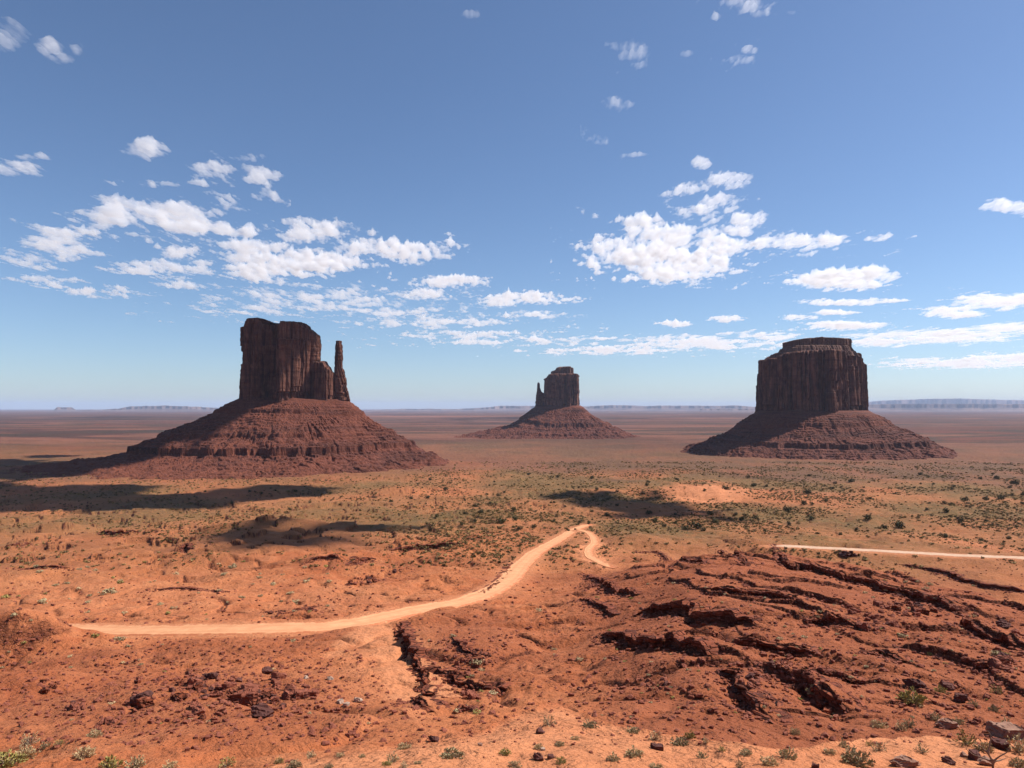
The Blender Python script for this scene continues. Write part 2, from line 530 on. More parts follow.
def raw_height(X, Y):
    rho = np.hypot(X, Y) + 1e-6
    az = np.arctan2(X, np.maximum(Y, -1e9))
    px = 512 + F * np.tan(np.clip(az, -1.25, 1.25))
    zl = CZ - low_drop(rho)
    # ledge hill on the right
    zh = CZ - (27.5 + 0.103 * rho)
    rc = np.interp(px, CR_X, CR_R) + 14 * perlin2(px / 46.0, 0 * px + 3.3, 4)
    over = np.maximum(rho - rc, 0)
    zh = zh - 0.002 * over ** 2 - 0.16 * over
    w = sstep(520, 730, px) * sstep(50, 95, rho)
    d = zh - zl
    k = 3.0
    up = np.maximum(d, 0) * 0 + np.where(d > -12, k * np.log1p(np.exp(np.clip(d / k, -30, 30))), 0)
    z = zl + w * up
    # relief
    damp = sstep(40, 110, rho)
    n = 2.3 * fbm2(X / 95, Y / 95, 3, 11) + 0.9 * fbm2(X / 26, Y / 26, 3, 21)
    n = n + 0.42 * (1 - 0.45 * w) * fbm2(X / 6.5, Y / 6.5, 3, 31)
    rp = sstep(-0.15, 0.35, fbm2(X / 38, Y / 38, 2, 33))
    n = n + (0.10 + 0.10 * rp) * fbm2(X / 1.7, Y / 1.7, 2, 35) + 0.75 * rp * (1 - 0.75 * w) * np.maximum(perlin2(X / 2.3, Y / 2.3, 36) - 0.22, 0)
    n = n + 2.2 * fbm2(X / 48, Y / 62, 3, 34) * sstep(420, 560, rho) * (1 - sstep(1300, 2000, rho))
    rdg = 1 - np.abs(perlin2(X / 75, Y / 70, 37) + 0.3 * perlin2(X / 26, Y / 26, 38))
    n = n + 2.6 * (rdg ** 3 - 0.35) * sstep(280, 400, rho) * (1 - sstep(800, 1300, rho)) * sstep(-40, 90, 520 - px)
    # tilted strata: scarps facing left, dip slopes falling to the right
    hz_ = w * (1 - sstep(rc - 5, rc + 25, rho))
    qa = X + 0.18 * (Y - 200) + 7 * perlin2(X / 45, Y / 45, 45) + 2.2 * perlin2(X / 11, Y / 11, 46) + 0.7 * perlin2(X / 3, Y / 3, 47)
    qa = qa + 0.9 * np.round(2.2 * perlin2(X / 4.3, Y / 4.3, 49)) * 0.5
    fa = qa / 18.0; fa = fa - np.floor(fa)
    pa = sstep(-0.05, 0.4, perlin2(X / 38, Y / 55, 48) + 0.15)
    SAW['v'] = np.where((fa > 0.90) & (pa > 0.5), hz_, 0) if not isinstance(hz_, float) else 0
    pa = pa * (0.60 + 0.40 * sstep(-0.25, 0.2, perlin2(X / 13, Y / 13, 39)))
    n = n + hz_ * 1.9 * pa * sstep(0, 0.05, fa) * (1 - fa) ** 1.3
    qb = Y + 0.25 * X + 8 * perlin2(X / 40, Y / 40, 55) + 2.4 * perlin2(X / 10, Y / 10, 56) + 0.7 * perlin2(X / 3, Y / 3, 57)
    qb = qb + 0.9 * np.round(2.2 * perlin2(X / 4.3, Y / 4.3, 59)) * 0.5
    fb = qb / 24.0; fb = fb - np.floor(fb)
    pb = sstep(0.12, 0.5, perlin2(X / 33, Y / 33, 58))
    n = n + hz_ * 1.5 * pb * sstep(0, 0.035, fb) * (1 - fb) ** 1.3
    gul = np.abs(perlin2(X / 34, Y / 34, 41) + 0.35 * perlin2(X / 12, Y / 12, 42))
    n = n - 1.5 * np.exp(-(gul / 0.10) ** 2) * sstep(-0.35, 0.25, perlin2(X / 150, Y / 150, 44))
    z = z + n * damp * np.interp(rho, [0, 300, 700, 1500, 4000], [0.8, 1.0, 1.25, 1.0, 0.6])
    z = z + sstep(500, 1200, rho) * 3.0 * fbm2(X / 420, Y / 300, 4, 51) * (1 - 0.9 * sstep(6000, 15000, rho))
    # strata terraces on the rougher middle ground to the left
    terr = sstep(420, 560, rho) * (1 - sstep(1000, 1500, rho)) * sstep(0, 60, 470 - px)
    stp = 4.0
    zz = z / stp
    fr = zz - np.floor(zz)
    z = z + terr * 0.75 * stp * (np.floor(zz) + sstep(0.42, 0.58, fr) - zz)
    return z, rho, px


def base_height(X, Y):
    X = np.asarray(X, float); Y = np.asarray(Y, float)
    z, rho, px = raw_height(X, Y)
    for (mx, my, mh, ra, rb) in MOUND_W:
        dx = (X - mx) / ra; dy = (Y - my) / rb
        q = dx * dx + dy * dy
        z = z + mh * np.exp(-q)
    # near shelf and its rim
    rim_py = np.interp(px, RIM_X, RIM_Y) + 3.0 * perlin2(px / 37.0, 0 * px, 61)
    kk = (rim_py - 408) / F
    rr = 5.12 / np.maximum(kk - 0.27, 0.06)
    ca = np.cos(np.clip(np.arctan2(X, np.maximum(Y, 1e-6)), -1.2, 1.2))
    rr = rr / np.maximum(ca, 0.5) ** 0.3
    zs = CZ - (11.6 + (rho - 24) * 0.27)
    zr = CZ - (11.6 + (rr - 24) * 0.27)
    zsn = 0.35 * fbm2(X / 9, Y / 9, 3, 71) + 0.10 * fbm2(X / 2.1, Y / 2.1, 3, 72)
    zsh = np.where(rho < rr, zs, zr - 0.15 * (rho - rr) - 0.55 * np.maximum(rho - rr - 1.0, 0)) + zsn * sstep(3, 14, rho) + 0.15
    kz = 0.5
    d = (zsh - z) / kz
    return z + kz * np.logaddexp(0, np.clip(d, -60, 400))


def hit(px, py, fn, rmin=12.0, rmax=30000.0, n=1400):
    px = np.atleast_1d(np.asarray(px, float)); py = np.atleast_1d(np.asarray(py, float))
    dx, dy, dz = ray(px, py)
    hl = np.hypot(dx, dy)
    rs = np.exp(np.linspace(math.log(rmin), math.log(rmax), n))
    T = rs[:, None] / hl[None]
    X = dx[None] * T; Y = dy[None] * T; Zr = CZ + dz[None] * T
    below = Zr < fn(X, Y)
    i = np.argmax(below, 0)
    i = np.where(below.any(0), i, n - 1)
    j = np.arange(len(px))
    lo = T[np.maximum(i - 1, 0), j]; hi = T[i, j]
    for _ in range(14):
        m = 0.5 * (lo + hi)
        b = (CZ + dz * m) < fn(dx * m, dy * m)
        hi = np.where(b, m, hi); lo = np.where(b, lo, m)
    return dx * hi, dy * hi


MOUND_W = []
_mx, _my = hit([m[0] for m in MOUNDS], [m[1] for m in MOUNDS], lambda X, Y: raw_height(X, Y)[0])
MOUND_W = [(x, y, m[2], m[3], m[4]) for x, y, m in zip(_mx, _my, MOUNDS)]

# ------------------------------------------------------------------ road and ledges: lines on the ground


def resample(P, step):
    P = np.asarray(P, float)
    # Catmull-Rom
    Q = np.vstack([2 * P[0] - P[1], P, 2 * P[-1] - P[-2]])
    out = []
    for i in range(1, len(Q) - 2):
        t = np.linspace(0, 1, 24, endpoint=False)[:, None]
        a, b, c, d = Q[i - 1], Q[i], Q[i + 1], Q[i + 2]
        out.append(0.5 * (2 * b + (c - a) * t + (2 * a - 5 * b + 4 * c - d) * t ** 2 + (3 * b - a - 3 * c + d) * t ** 3))
    out.append(P[-1:])
    C = np.vstack(out)
    s = np.concatenate([[0], np.cumsum(np.hypot(*np.diff(C, axis=0).T))])
    n = max(2, int(s[-1] / step) + 1)
    u = np.linspace(0, s[-1], n)
    return np.stack([np.interp(u, s, C[:, 0]), np.interp(u, s, C[:, 1])], 1)


def normals2(L):
    t = np.gradient(L, axis=0)
    t /= np.linalg.norm(t, axis=1)[:, None] + 1e-9
    return t, np.stack([t[:, 1], -t[:, 0]], 1)      # right-hand side of the travel direction


ROADS = [
    dict(px=[(-40, 632), (30, 631), (65, 630), (150, 631), (250, 629), (320, 626), (370, 620), (420, 610), (462, 602), (492, 591), (508, 581), (519, 568), (534, 554), (556, 541), (574, 530), (588, 525)], w=5.6, mat=0,
         name='dirt_road'),
    dict(px=[(770, 545), (783, 546), (840, 549), (880, 551), (950, 555), (1024, 558), (1100, 561)], w=4.6, mat=1, name='gravel_road'),
    dict(px=[(579, 530), (590, 535), (594, 543), (588, 551), (592, 559), (607, 566), (616, 568)], w=2.6, mat=2, name='side_track'),
]
def smooth_height(X, Y):
    return CZ - low_drop(np.hypot(X, Y)) + 0 * X


for rd in ROADS:
    x, y = hit([p[0] for p in rd['px']], [p[1] for p in rd['px']], base_height if rd['mat'] == 2 else smooth_height, 60)
    if rd['mat'] == 1:
        # the far road lies on the flat beyond the ledge hill
        hx, hy, hz = ray([p[0] for p in rd['px']], [p[1] for p in rd['px']])
        dist = np.interp([p[0] for p in rd['px']], [770, 1100], [455, 430])
        x, y = hx / hy * dist, dist
    rd['L'] = resample(np.stack([x, y], 1), 2.0)

# smooth road grade
for rd in ROADS:
    z = (base_height if rd['mat'] == 2 else smooth_height)(rd['L'][:, 0], rd['L'][:, 1]) + 0.3
    k = 11
    zp = np.pad(z, k, mode='edge')
    rd['Z'] = np.convolve(zp, np.ones(2 * k + 1) / (2 * k + 1), 'valid')
rd1 = ROADS[1]
_px, _ = to_px(rd1['L'][:, 0], rd1['L'][:, 1], rd1['Z'])
_tar = np.interp(_px, [783, 880, 950, 1024], [546, 551, 555, 558])
_rx, _ry, _rz = ray(_px, _tar)
rd1['Z'] = CZ + _rz / _ry * rd1['L'][:, 1]

LEDGES = [  # pixel polyline, face height
    ([(634, 552), (662, 555), (687, 561), (707, 564)], 1.3, 'low dark ledge at the left top of the red hill'),
    ([(722, 550), (737, 555), (749, 567)], 1.8, 'short dark ledge just under the domed hilltop'),
    ([(774, 552), (784, 562), (802, 570), (822, 572), (852, 582), (882, 590), (912, 597), (942, 607), (962, 616)], 3.4, 'longest dark rock ledge running across the upper red hill'),
    ([(957, 624), (982, 634), (1012, 646), (1034, 655)], 3.2, 'thick dark ledge continuing down to the right edge of the photo'),
    ([(902, 565), (927, 570), (952, 576), (977, 585), (1002, 589), (1034, 594)], 2.4, 'uppermost long ledge under the pale gravel road'),
    ([(707, 589), (732, 594), (762, 596), (782, 600), (800, 606)], 2.0, 'second broken ledge down the middle of the red hill'),
    ([(634, 616), (662, 612), (687, 612), (702, 620), (732, 622), (764, 630)], 2.2, 'wavy dark ledge left of the middle of the red hill'),
    ([(798, 624), (832, 622), (860, 629)], 2.0, 'short thick ledge below the longest ledge'),
    ([(602, 634), (627, 640), (647, 646), (667, 642), (687, 650), (712, 656)], 1.6, 'thin black ledge near the sandy left slope of the hill'),
    ([(738, 645), (762, 650), (792, 654), (814, 657)], 2.0, 'blocky ledge with fallen rocks in the middle of the lower hill'),
    ([(720, 669), (732, 676), (738, 686), (747, 700), (760, 712), (772, 724)], 2.0, 'steep ledge stepping down to the bright near shelf'),
    ([(780, 678), (792, 687), (812, 692), (832, 704), (848, 718)], 1.7, 'rounded pinkish ledge just above the bright near shelf'),
    ([(802, 668), (822, 677), (847, 686)], 1.5, 'short dark ledge above the rounded pinkish ledge'),
    ([(577, 600), (592, 603), (616, 616)], 1.2, 'small dark ledge at the far left of the hill'),
    ([(587, 575), (607, 585), (634, 598)], 1.5, 'rubbly ledge falling from the side track'),
    ([(862, 652), (887, 656), (905, 664)], 1.4, 'small broken ledge among the boulders lower right'),
    ([(350, 566), (366, 562), (376, 560)], 2.2, 'short dark overhang on the mound above the main road'),
    ([(180, 552), (187, 547), (193, 549)], 4.0, 'small dark cliff stub beside the sunless hollow'),
    ([(410, 697), (424, 702), (430, 712)], 1.0, 'curved cut bank at the end of the sandy wash'),
    ([(428, 672), (452, 683), (480, 690), (506, 693)], 1.3, 'crumbling ledge on the far bank of the wash'),
    ([(400, 624), (408, 642), (418, 662), (426, 682), (432, 700)], 1.5, 'rough dark bank along the right side of the sandy wash'),
    ([(448, 640), (458, 648), (470, 655), (486, 658)], 1.2, 'rocky lip at the head of the wash'),
    ([(20, 569), (45, 568), (75, 569)], 1.6, 'thin long ledge on the sandy rise at far left'),
    ([(276, 614), (295, 610), (315, 606)], 1.0, 'low ledge of tilted slabs beyond the main road'),
    ([(100, 532), (120, 535), (140, 531)], 2.6, 'dark broken ledge on the red swell left of the sunless hollow'),
    ([(145, 590), (190, 590), (230, 592)], 0.8, 'long faint ledge across the sandy slope at left'),
    ([(390, 551), (420, 548), (460, 545)], 2.4, 'dark ledge right of the sunless hollow, toward the road bend'),
    ([(478, 596), (496, 586), (503, 576), (511, 566)], 1.6, 'rough bank edging the left side of the road bend'),
    ([(300, 565), (330, 560), (345, 563)], 1.8, 'low rock lip on the mound right of the sunless hollow'),
    ([(10, 545), (30, 543)], 3.0, 'dark notch in the red knoll at far left'),
]
for L in LEDGES:
    pass
LED = []
for li, (pts, h, lab) in enumerate(LEDGES):
    x, y = hit([p[0] for p in pts], [p[1] for p in pts], base_height, 60)
    line = resample(np.stack([x, y], 1), 0.6)
    t, nr = normals2(line)
    s = np.arange(len(line)) * 0.6
    wob = 0.9 * perlin2(s / 7.0, 0 * s + li * 3.1, 81) + 0.5 * perlin2(s / 2.3, 0 * s + li * 1.7, 82)
    jo = np.random.default_rng(900 + li).uniform(-0.7, 0.7, int(s[-1] / 2.6) + 3)[(s / 2.6 + 0.4 * perlin2(s / 5, 0 * s, li)).astype(int).clip(0)]
    line = line + nr * (wob + jo)[:, None] * min(1.0, h)
    ln = len(line) * 0.6
    env = sstep(0, min(8, 0.3 * ln), s) * sstep(0, min(8, 0.3 * ln), ln - s)
    hv = h * env * (0.95 + 0.22 * perlin2(s / 6.0, 0 * s + li, 83))
    LED.append(dict(L=line, h=np.maximum(hv, 0.05), lab=lab, H=h))


def line_dist(X, Y, L, n2, vals):
    """distance, signed (positive on the far/left side), and the value at the closest station; brute force on a thinned line"""
    best = np.full(X.shape, 1e18); sgn = np.zeros(X.shape); val = np.zeros(X.shape)
    for i in range(len(L) - 1):
        ax, ay = L[i]; bx, by = L[i + 1]
        ex, ey = bx - ax, by - ay
        q = ex * ex + ey * ey + 1e-12
        t = np.clip(((X - ax) * ex + (Y - ay) * ey) / q, 0, 1)
        dx = X - ax - t * ex; dy = Y - ay - t * ey
        d = dx * dx + dy * dy
        m = d < best
        best = np.where(m, d, best)
        sgn = np.where(m, ex * (Y - ay) - ey * (X - ax), sgn)
        val = np.where(m, vals[i] + t * (vals[i + 1] - vals[i]), val)
    return np.sqrt(best), np.sign(sgn), val


def height(X, Y):
    X = np.asarray(X, float); Y = np.asarray(Y, float)
    shp = X.shape
    X = X.ravel(); Y = Y.ravel()
    z = base_height(X, Y)
    for Ld in LED:
        L = Ld['L'][::3]; hv = Ld['h'][::3]
        lo = L.min(0) - 34; hi = L.max(0) + 34
        m = np.nonzero((X > lo[0]) & (X < hi[0]) & (Y > lo[1]) & (Y < hi[1]))[0]
        if not len(m):
            continue
        d, sg, v = line_dist(X[m], Y[m], L, None, hv)
        s = d * sg
        up = sstep(-0.25, 0.35, s) * np.exp(-np.maximum(s, 0) / 11.0) * sstep(0, 4, 34 - d)
        dn = -0.35 * np.exp(-(np.minimum(s, 0) / 2.5) ** 2) * (s < 0.3)
        z[m] += v * (0.72 * up + dn)
    for rd in ROADS:
        L = rd['L'][::2]; zv = rd['Z'][::2]
        lo = L.min(0) - 30; hi = L.max(0) + 30
        m = np.nonzero((X > lo[0]) & (X < hi[0]) & (Y > lo[1]) & (Y < hi[1]))[0]
        if not len(m):
            continue
        d, sg, v = line_dist(X[m], Y[m], L, None, zv)
        fall = {0: 16.0, 1: 24.0, 2: 9.0}[rd['mat']]
        w = 1 - sstep(rd['w'] + 0.8, rd['w'] + fall * 0.6, d)
        z[m] = z[m] * (1 - w) + (v - 0.12) * w
    return z.reshape(shp)


# ------------------------------------------------------------------ terrain mesh
def blob(px, py, cx, cy, rx, ry, soft=0.5):
    q = np.sqrt(((px - cx) / rx) ** 2 + ((py - cy) / ry) ** 2)
    return 1 - sstep(1 - soft, 1 + soft, q)


TRK = []


def build_ground():
    az = np.concatenate([np.linspace(-180, -44, 70, endpoint=False), np.linspace(-44, 44, 1150), np.linspace(44, 180, 70)[1:-1]])
    az = np.radians(az)
    rs = [1.0, 3.0, 6, 9, 12, 15, 18, 20.5]
    while rs[-1] < 90000:
        r = rs[-1]
        H = float(low_drop(r)) if r > 55 else 11.6 + (r - 24) * 0.27
        st = r * r / (F * H) * (0.65 if 60 < r < 420 else 0.85)
        if 55 < r < 85:
            st *= 2
        rs.append(r + min(st, 0.07 * r))
    rs = np.array(rs)
    A, RR = np.meshgrid(az, rs)
    X = RR * np.sin(A); Y = RR * np.cos(A)
    Z = height(X, Y)
    V = np.stack([X, Y, Z], -1).reshape(-1, 3)
    nc = len(az)
    LUT.update(az=az, rs=rs, Z=Z)
    f = grid_faces(len(rs), nc, True)[:, ::-1]
    ctr = len(V)
    V = np.vstack([V, [[0, 0, Z[0].mean()]]])
    tri = np.stack([np.full(nc, ctr), (np.arange(nc) + 1) % nc, np.arange(nc)], 1)
    o = mesh_np('ground', V, [f, tri], M_ground, smooth=True)
    tag(o, kind='structure')
    x, y, z = V[:, 0], V[:, 1], V[:, 2]
    px, py = to_px(x, y, z)
    px = np.where(y > 1, px, -5000); py = np.where(y > 1, py, 900)
    rho = np.hypot(x, y)
    wx = 30 * perlin2(x / 60, y / 60, 91); wy = 5 * perlin2(x / 60, y / 60, 92)
    p2, q2 = px + wx * 0.4, py + wy
    veg = np.interp(rho, [0, 330, 470, 620, 1500, 2300, 3200], [0.0, 0.05, 0.40, 0.80, 1.0, 1.0, 0.9])
    veg = veg * np.clip(0.80 + 0.95 * fbm2(x / 170, y / 260, 5, 94), 0.05, 1.3)
    veg = veg * (0.75 + 0.25 * sstep(300, 480, px)) * (1 - 0.85 * blob(p2, q2, 705, 493, 44, 11, 0.35))
    veg = veg * (1 - 0.7 * blob(p2, q2, 470, 462, 70, 9)) 
    pale = 0.9 * blob(p2, q2, 705, 493, 42, 10, 0.35) + 0.6 * blob(p2, q2, 595, 548, 22, 14) + 0.55 * blob(p2, q2, 385, 660, 48, 30, 0.6) + 0.5 * blob(p2, q2, 415, 690, 18, 22)
    pale = pale + 0.45 * blob(p2, q2, 120, 596, 150, 26, 0.8) + 0.9 * sstep(-1, 1, (q2 + 5 * perlin2(x / 5, y / 5, 87) - np.interp(px, RIM_X, RIM_Y) - np.interp(px, [0, 830, 920, 1024], [0, 0, 14, 26])) / np.interp(px, [0, 830, 920, 1024], [5, 5, 18, 26])) * (rho < 60)
    pale = pale + 0.35 * blob(p2, q2, 350, 600, 60, 18) + 0.3 * blob(p2, q2, 960, 545, 120, 12)
    for rd in ROADS:
        m = np.nonzero((rho > 100) & (rho < 900) & (y > 0))[0]
        d, _, _ = line_dist(x[m], y[m], rd['L'][::3], None, rd['Z'][::3])
        pale[m] += 0.7 * np.exp(-(np.maximum(d - rd['w'], 0) / 3.5) ** 2)
    hill = sstep(520, 620, p2 - (q2 - 600) * 0.25) * (rho > 58) * (1 - sstep(340, 400, rho)) * sstep(-6, 8, q2 - np.interp(px, [540, 640, 745, 850, 1024], [560, 548, 534, 548, 566]))
    hill = np.maximum(hill, 0.55 * blob(p2, q2, 560, 655, 60, 40, 0.6))
    hill = np.maximum(hill, 0.62 * blob(p2, q2, 150, 700, 230, 44, 0.6))
    for (bx, by, r0_, r1_) in ((-566, 1900, 420, 800), (1007, 2500, 330, 700), (268, 4000, 420, 900)):
        dd = np.hypot(x - bx, y - by) + 90 * perlin2(x / 120, y / 120, 99)
        hill = np.maximum(hill, 0.85 * (1 - sstep(r0_, r1_, dd)))
        veg *= 0.35 + 0.65 * sstep(r0_ * 0.9, r1_, dd)
    hill = np.maximum(hill, 0.8 * blob(p2, q2, 478, 650, 66, 42, 0.5))
    for pl, wd, am in (([(578, 530), (590, 536), (593, 544), (587, 552), (592, 560), (608, 566)], 3.8, 1.0), ([(370, 622), (384, 642), (398, 662), (412, 682), (424, 700)], 5.5, 1.0), ([(372, 622), (350, 640), (330, 656)], 2.2, 0.9)):
        tx, ty = hit([q_[0] for q_ in pl], [q_[1] for q_ in pl], base_height, 60)
        tl = resample(np.stack([tx, ty], 1), 2.0)
        m = np.nonzero((rho > 60) & (rho < 900) & (y > 0) & (x > tl[:, 0].min() - 20) & (x < tl[:, 0].max() + 20))[0]
        d, _, _ = line_dist(x[m] + 1.5 * perlin2(x[m] / 4, y[m] / 4, 96), y[m], tl, None, tl[:, 0])
        hill[m] *= sstep(wd * 0.5, wd * 1.4, d)
        TRK.append((tl, wd))
        pale[m] = np.maximum(pale[m], am * (1 - sstep(wd * 0.6, wd * 1.5, d)))
    veg = veg * (1 - 0.9 * np.clip(pale, 0, 1))
    far = sstep(2300, 4200, rho + 700 * perlin2(x / 900, y / 900, 93))
    mauve = 0.9 * sstep(1350, 1800, rho + 350 * fbm2(x / 300, y / 500, 3, 90)) * np.where(px < 400, 0.55, 1.0)
    hill = np.maximum(hill, 0.65 * sstep(0.0, 0.55, fbm2(x / 55, y / 55, 4, 89)) * (rho > 60) * (1 - sstep(500, 900, rho)) * (1 - np.clip(pale, 0, 1)))
    rocky = 0.25 + 0.75 * np.clip(0.5 + 1.2 * perlin2(x / 40, y / 40, 95), 0, 1)
    rocky = rocky * (1 - np.clip(pale, 0, 1)) * (rho < 600)
    add_attr(o, 'mask', np.stack([veg, np.clip(pale, 0, 1), np.clip(hill, 0, 1)], 1))
    tan = 0.8 * sstep(400, 560, rho) * (1 - np.clip(pale, 0, 1)) * np.clip(0.75 + 0.8 * fbm2(x / 140, y / 200, 3, 88), 0.1, 1)
    add_attr(o, 'mask3', np.stack([tan, tan, tan], 1))
    add_attr(o, 'mask2', np.stack([far, rocky, mauve], 1))
    return o


LUT = {}
build_ground()
height_exact = height


def height(X, Y):
    """height of the finished ground mesh (bilinear)"""
    X = np.asarray(X, float); Y = np.asarray(Y, float)
    az, rs, Z = LUT['az'], LUT['rs'], LUT['Z']
    a = np.arctan2(X, Y); r = np.hypot(X, Y)
    i = np.clip(np.searchsorted(rs, r) - 1, 0, len(rs) - 2)
    j = np.clip(np.searchsorted(az, a) - 1, 0, len(az) - 2)
    u = np.clip((r - rs[i]) / (rs[i + 1] - rs[i]), 0, 1); v = np.clip((a - az[j]) / (az[j + 1] - az[j]), 0, 1)
    return (Z[i, j] * (1 - v) + Z[i, j + 1] * v) * (1 - u) + (Z[i + 1, j] * (1 - v) + Z[i + 1, j + 1] * v) * u


for rd in ROADS:
    L = rd['L']; z = rd['Z']
    t, nr = normals2(L)
    s = np.arange(len(L)) * 2.0
    nw = 17
    rows = []
    edge = []
    wl = rd['w'] * (1.0 - 0.28 * sstep(0.45, 0.9, s / s[-1]) * (rd['mat'] == 0))
    for j in range(nw):
        u = -1 + 2 * j / (nw - 1)
        sd = 5 if u > 0 else 0
        wj = wl * u * (1 + 0.16 * perlin2(s / 13, 0 * s + sd, 97) + 0.12 * perlin2(s / 4, 0 * s + sd, 98))
        rut = -0.06 * (math.exp(-((abs(u) - 0.45) / 0.10) ** 2)) + 0.16 * math.exp(-((abs(u) - 0.86) / 0.08) ** 2) - 0.25 * (abs(u) == 1)
        rows.append(np.stack([L[:, 0] + nr[:, 0] * wj, L[:, 1] + nr[:, 1] * wj, z + 0.06 + rut], 1))
        endf = 0.8 * (1 - sstep(0, 14, s[-1] - s)) * (rd['mat'] == 0) + 0.8 * (1 - sstep(0, 10, s)) * (rd['mat'] == 1) + 0.9 * (1 - sstep(0, 12, s[-1] - s)) * (rd['mat'] == 2)
        edge.append(np.stack([np.clip(abs(u) + endf, 0, 1.6), np.full(len(s), math.exp(-((abs(u) - 0.45) / 0.12) ** 2)), 0 * s], 1))
    V = np.stack(rows, 1).reshape(-1, 3)
    o = mesh_np(rd['name'], V, grid_faces(len(L), nw), [M_road, M_roadg, M_road][rd['mat']], smooth=True)
    add_attr(o, 'across', np.stack(edge, 1).reshape(-1, 3))
    tag(o, kind='structure')

# ------------------------------------------------------------------ buttes
def closed_spline(P, step):
    P = np.asarray(P, float)
    n = len(P)
    out = []
    for i in range(n):
        a, b, c, d = P[i - 1], P[i], P[(i + 1) % n], P[(i + 2) % n]
        t = np.linspace(0, 1, 40, endpoint=False)[:, None]
        # blend of straight and Catmull-Rom keeps faces flat and corners firm
        cr = 0.5 * (2 * b + (c - a) * t + (2 * a - 5 * b + 4 * c - d) * t ** 2 + (3 * b - a - 3 * c + d) * t ** 3)
        out.append(0.55 * cr + 0.45 * (b + (c - b) * t))
    C = np.vstack(out)
    C2 = np.vstack([C, C[:1]])
    s = np.concatenate([[0], np.cumsum(np.hypot(*np.diff(C2, axis=0).T))])
    m = int(s[-1] / step)
    u = np.linspace(0, s[-1], m, endpoint=False)
    return np.stack([np.interp(u, s, C2[:, 0]), np.interp(u, s, C2[:, 1])], 1), s[-1]


def cells1(u, size, per, rg):
    """piecewise constant random cells along a closed length"""
    k = max(3, int(per / size))
    e = np.sort(rg.uniform(0, per, k))
    v = rg.uniform(-1, 1, k)
    return v[np.searchsorted(e, u) % k], e


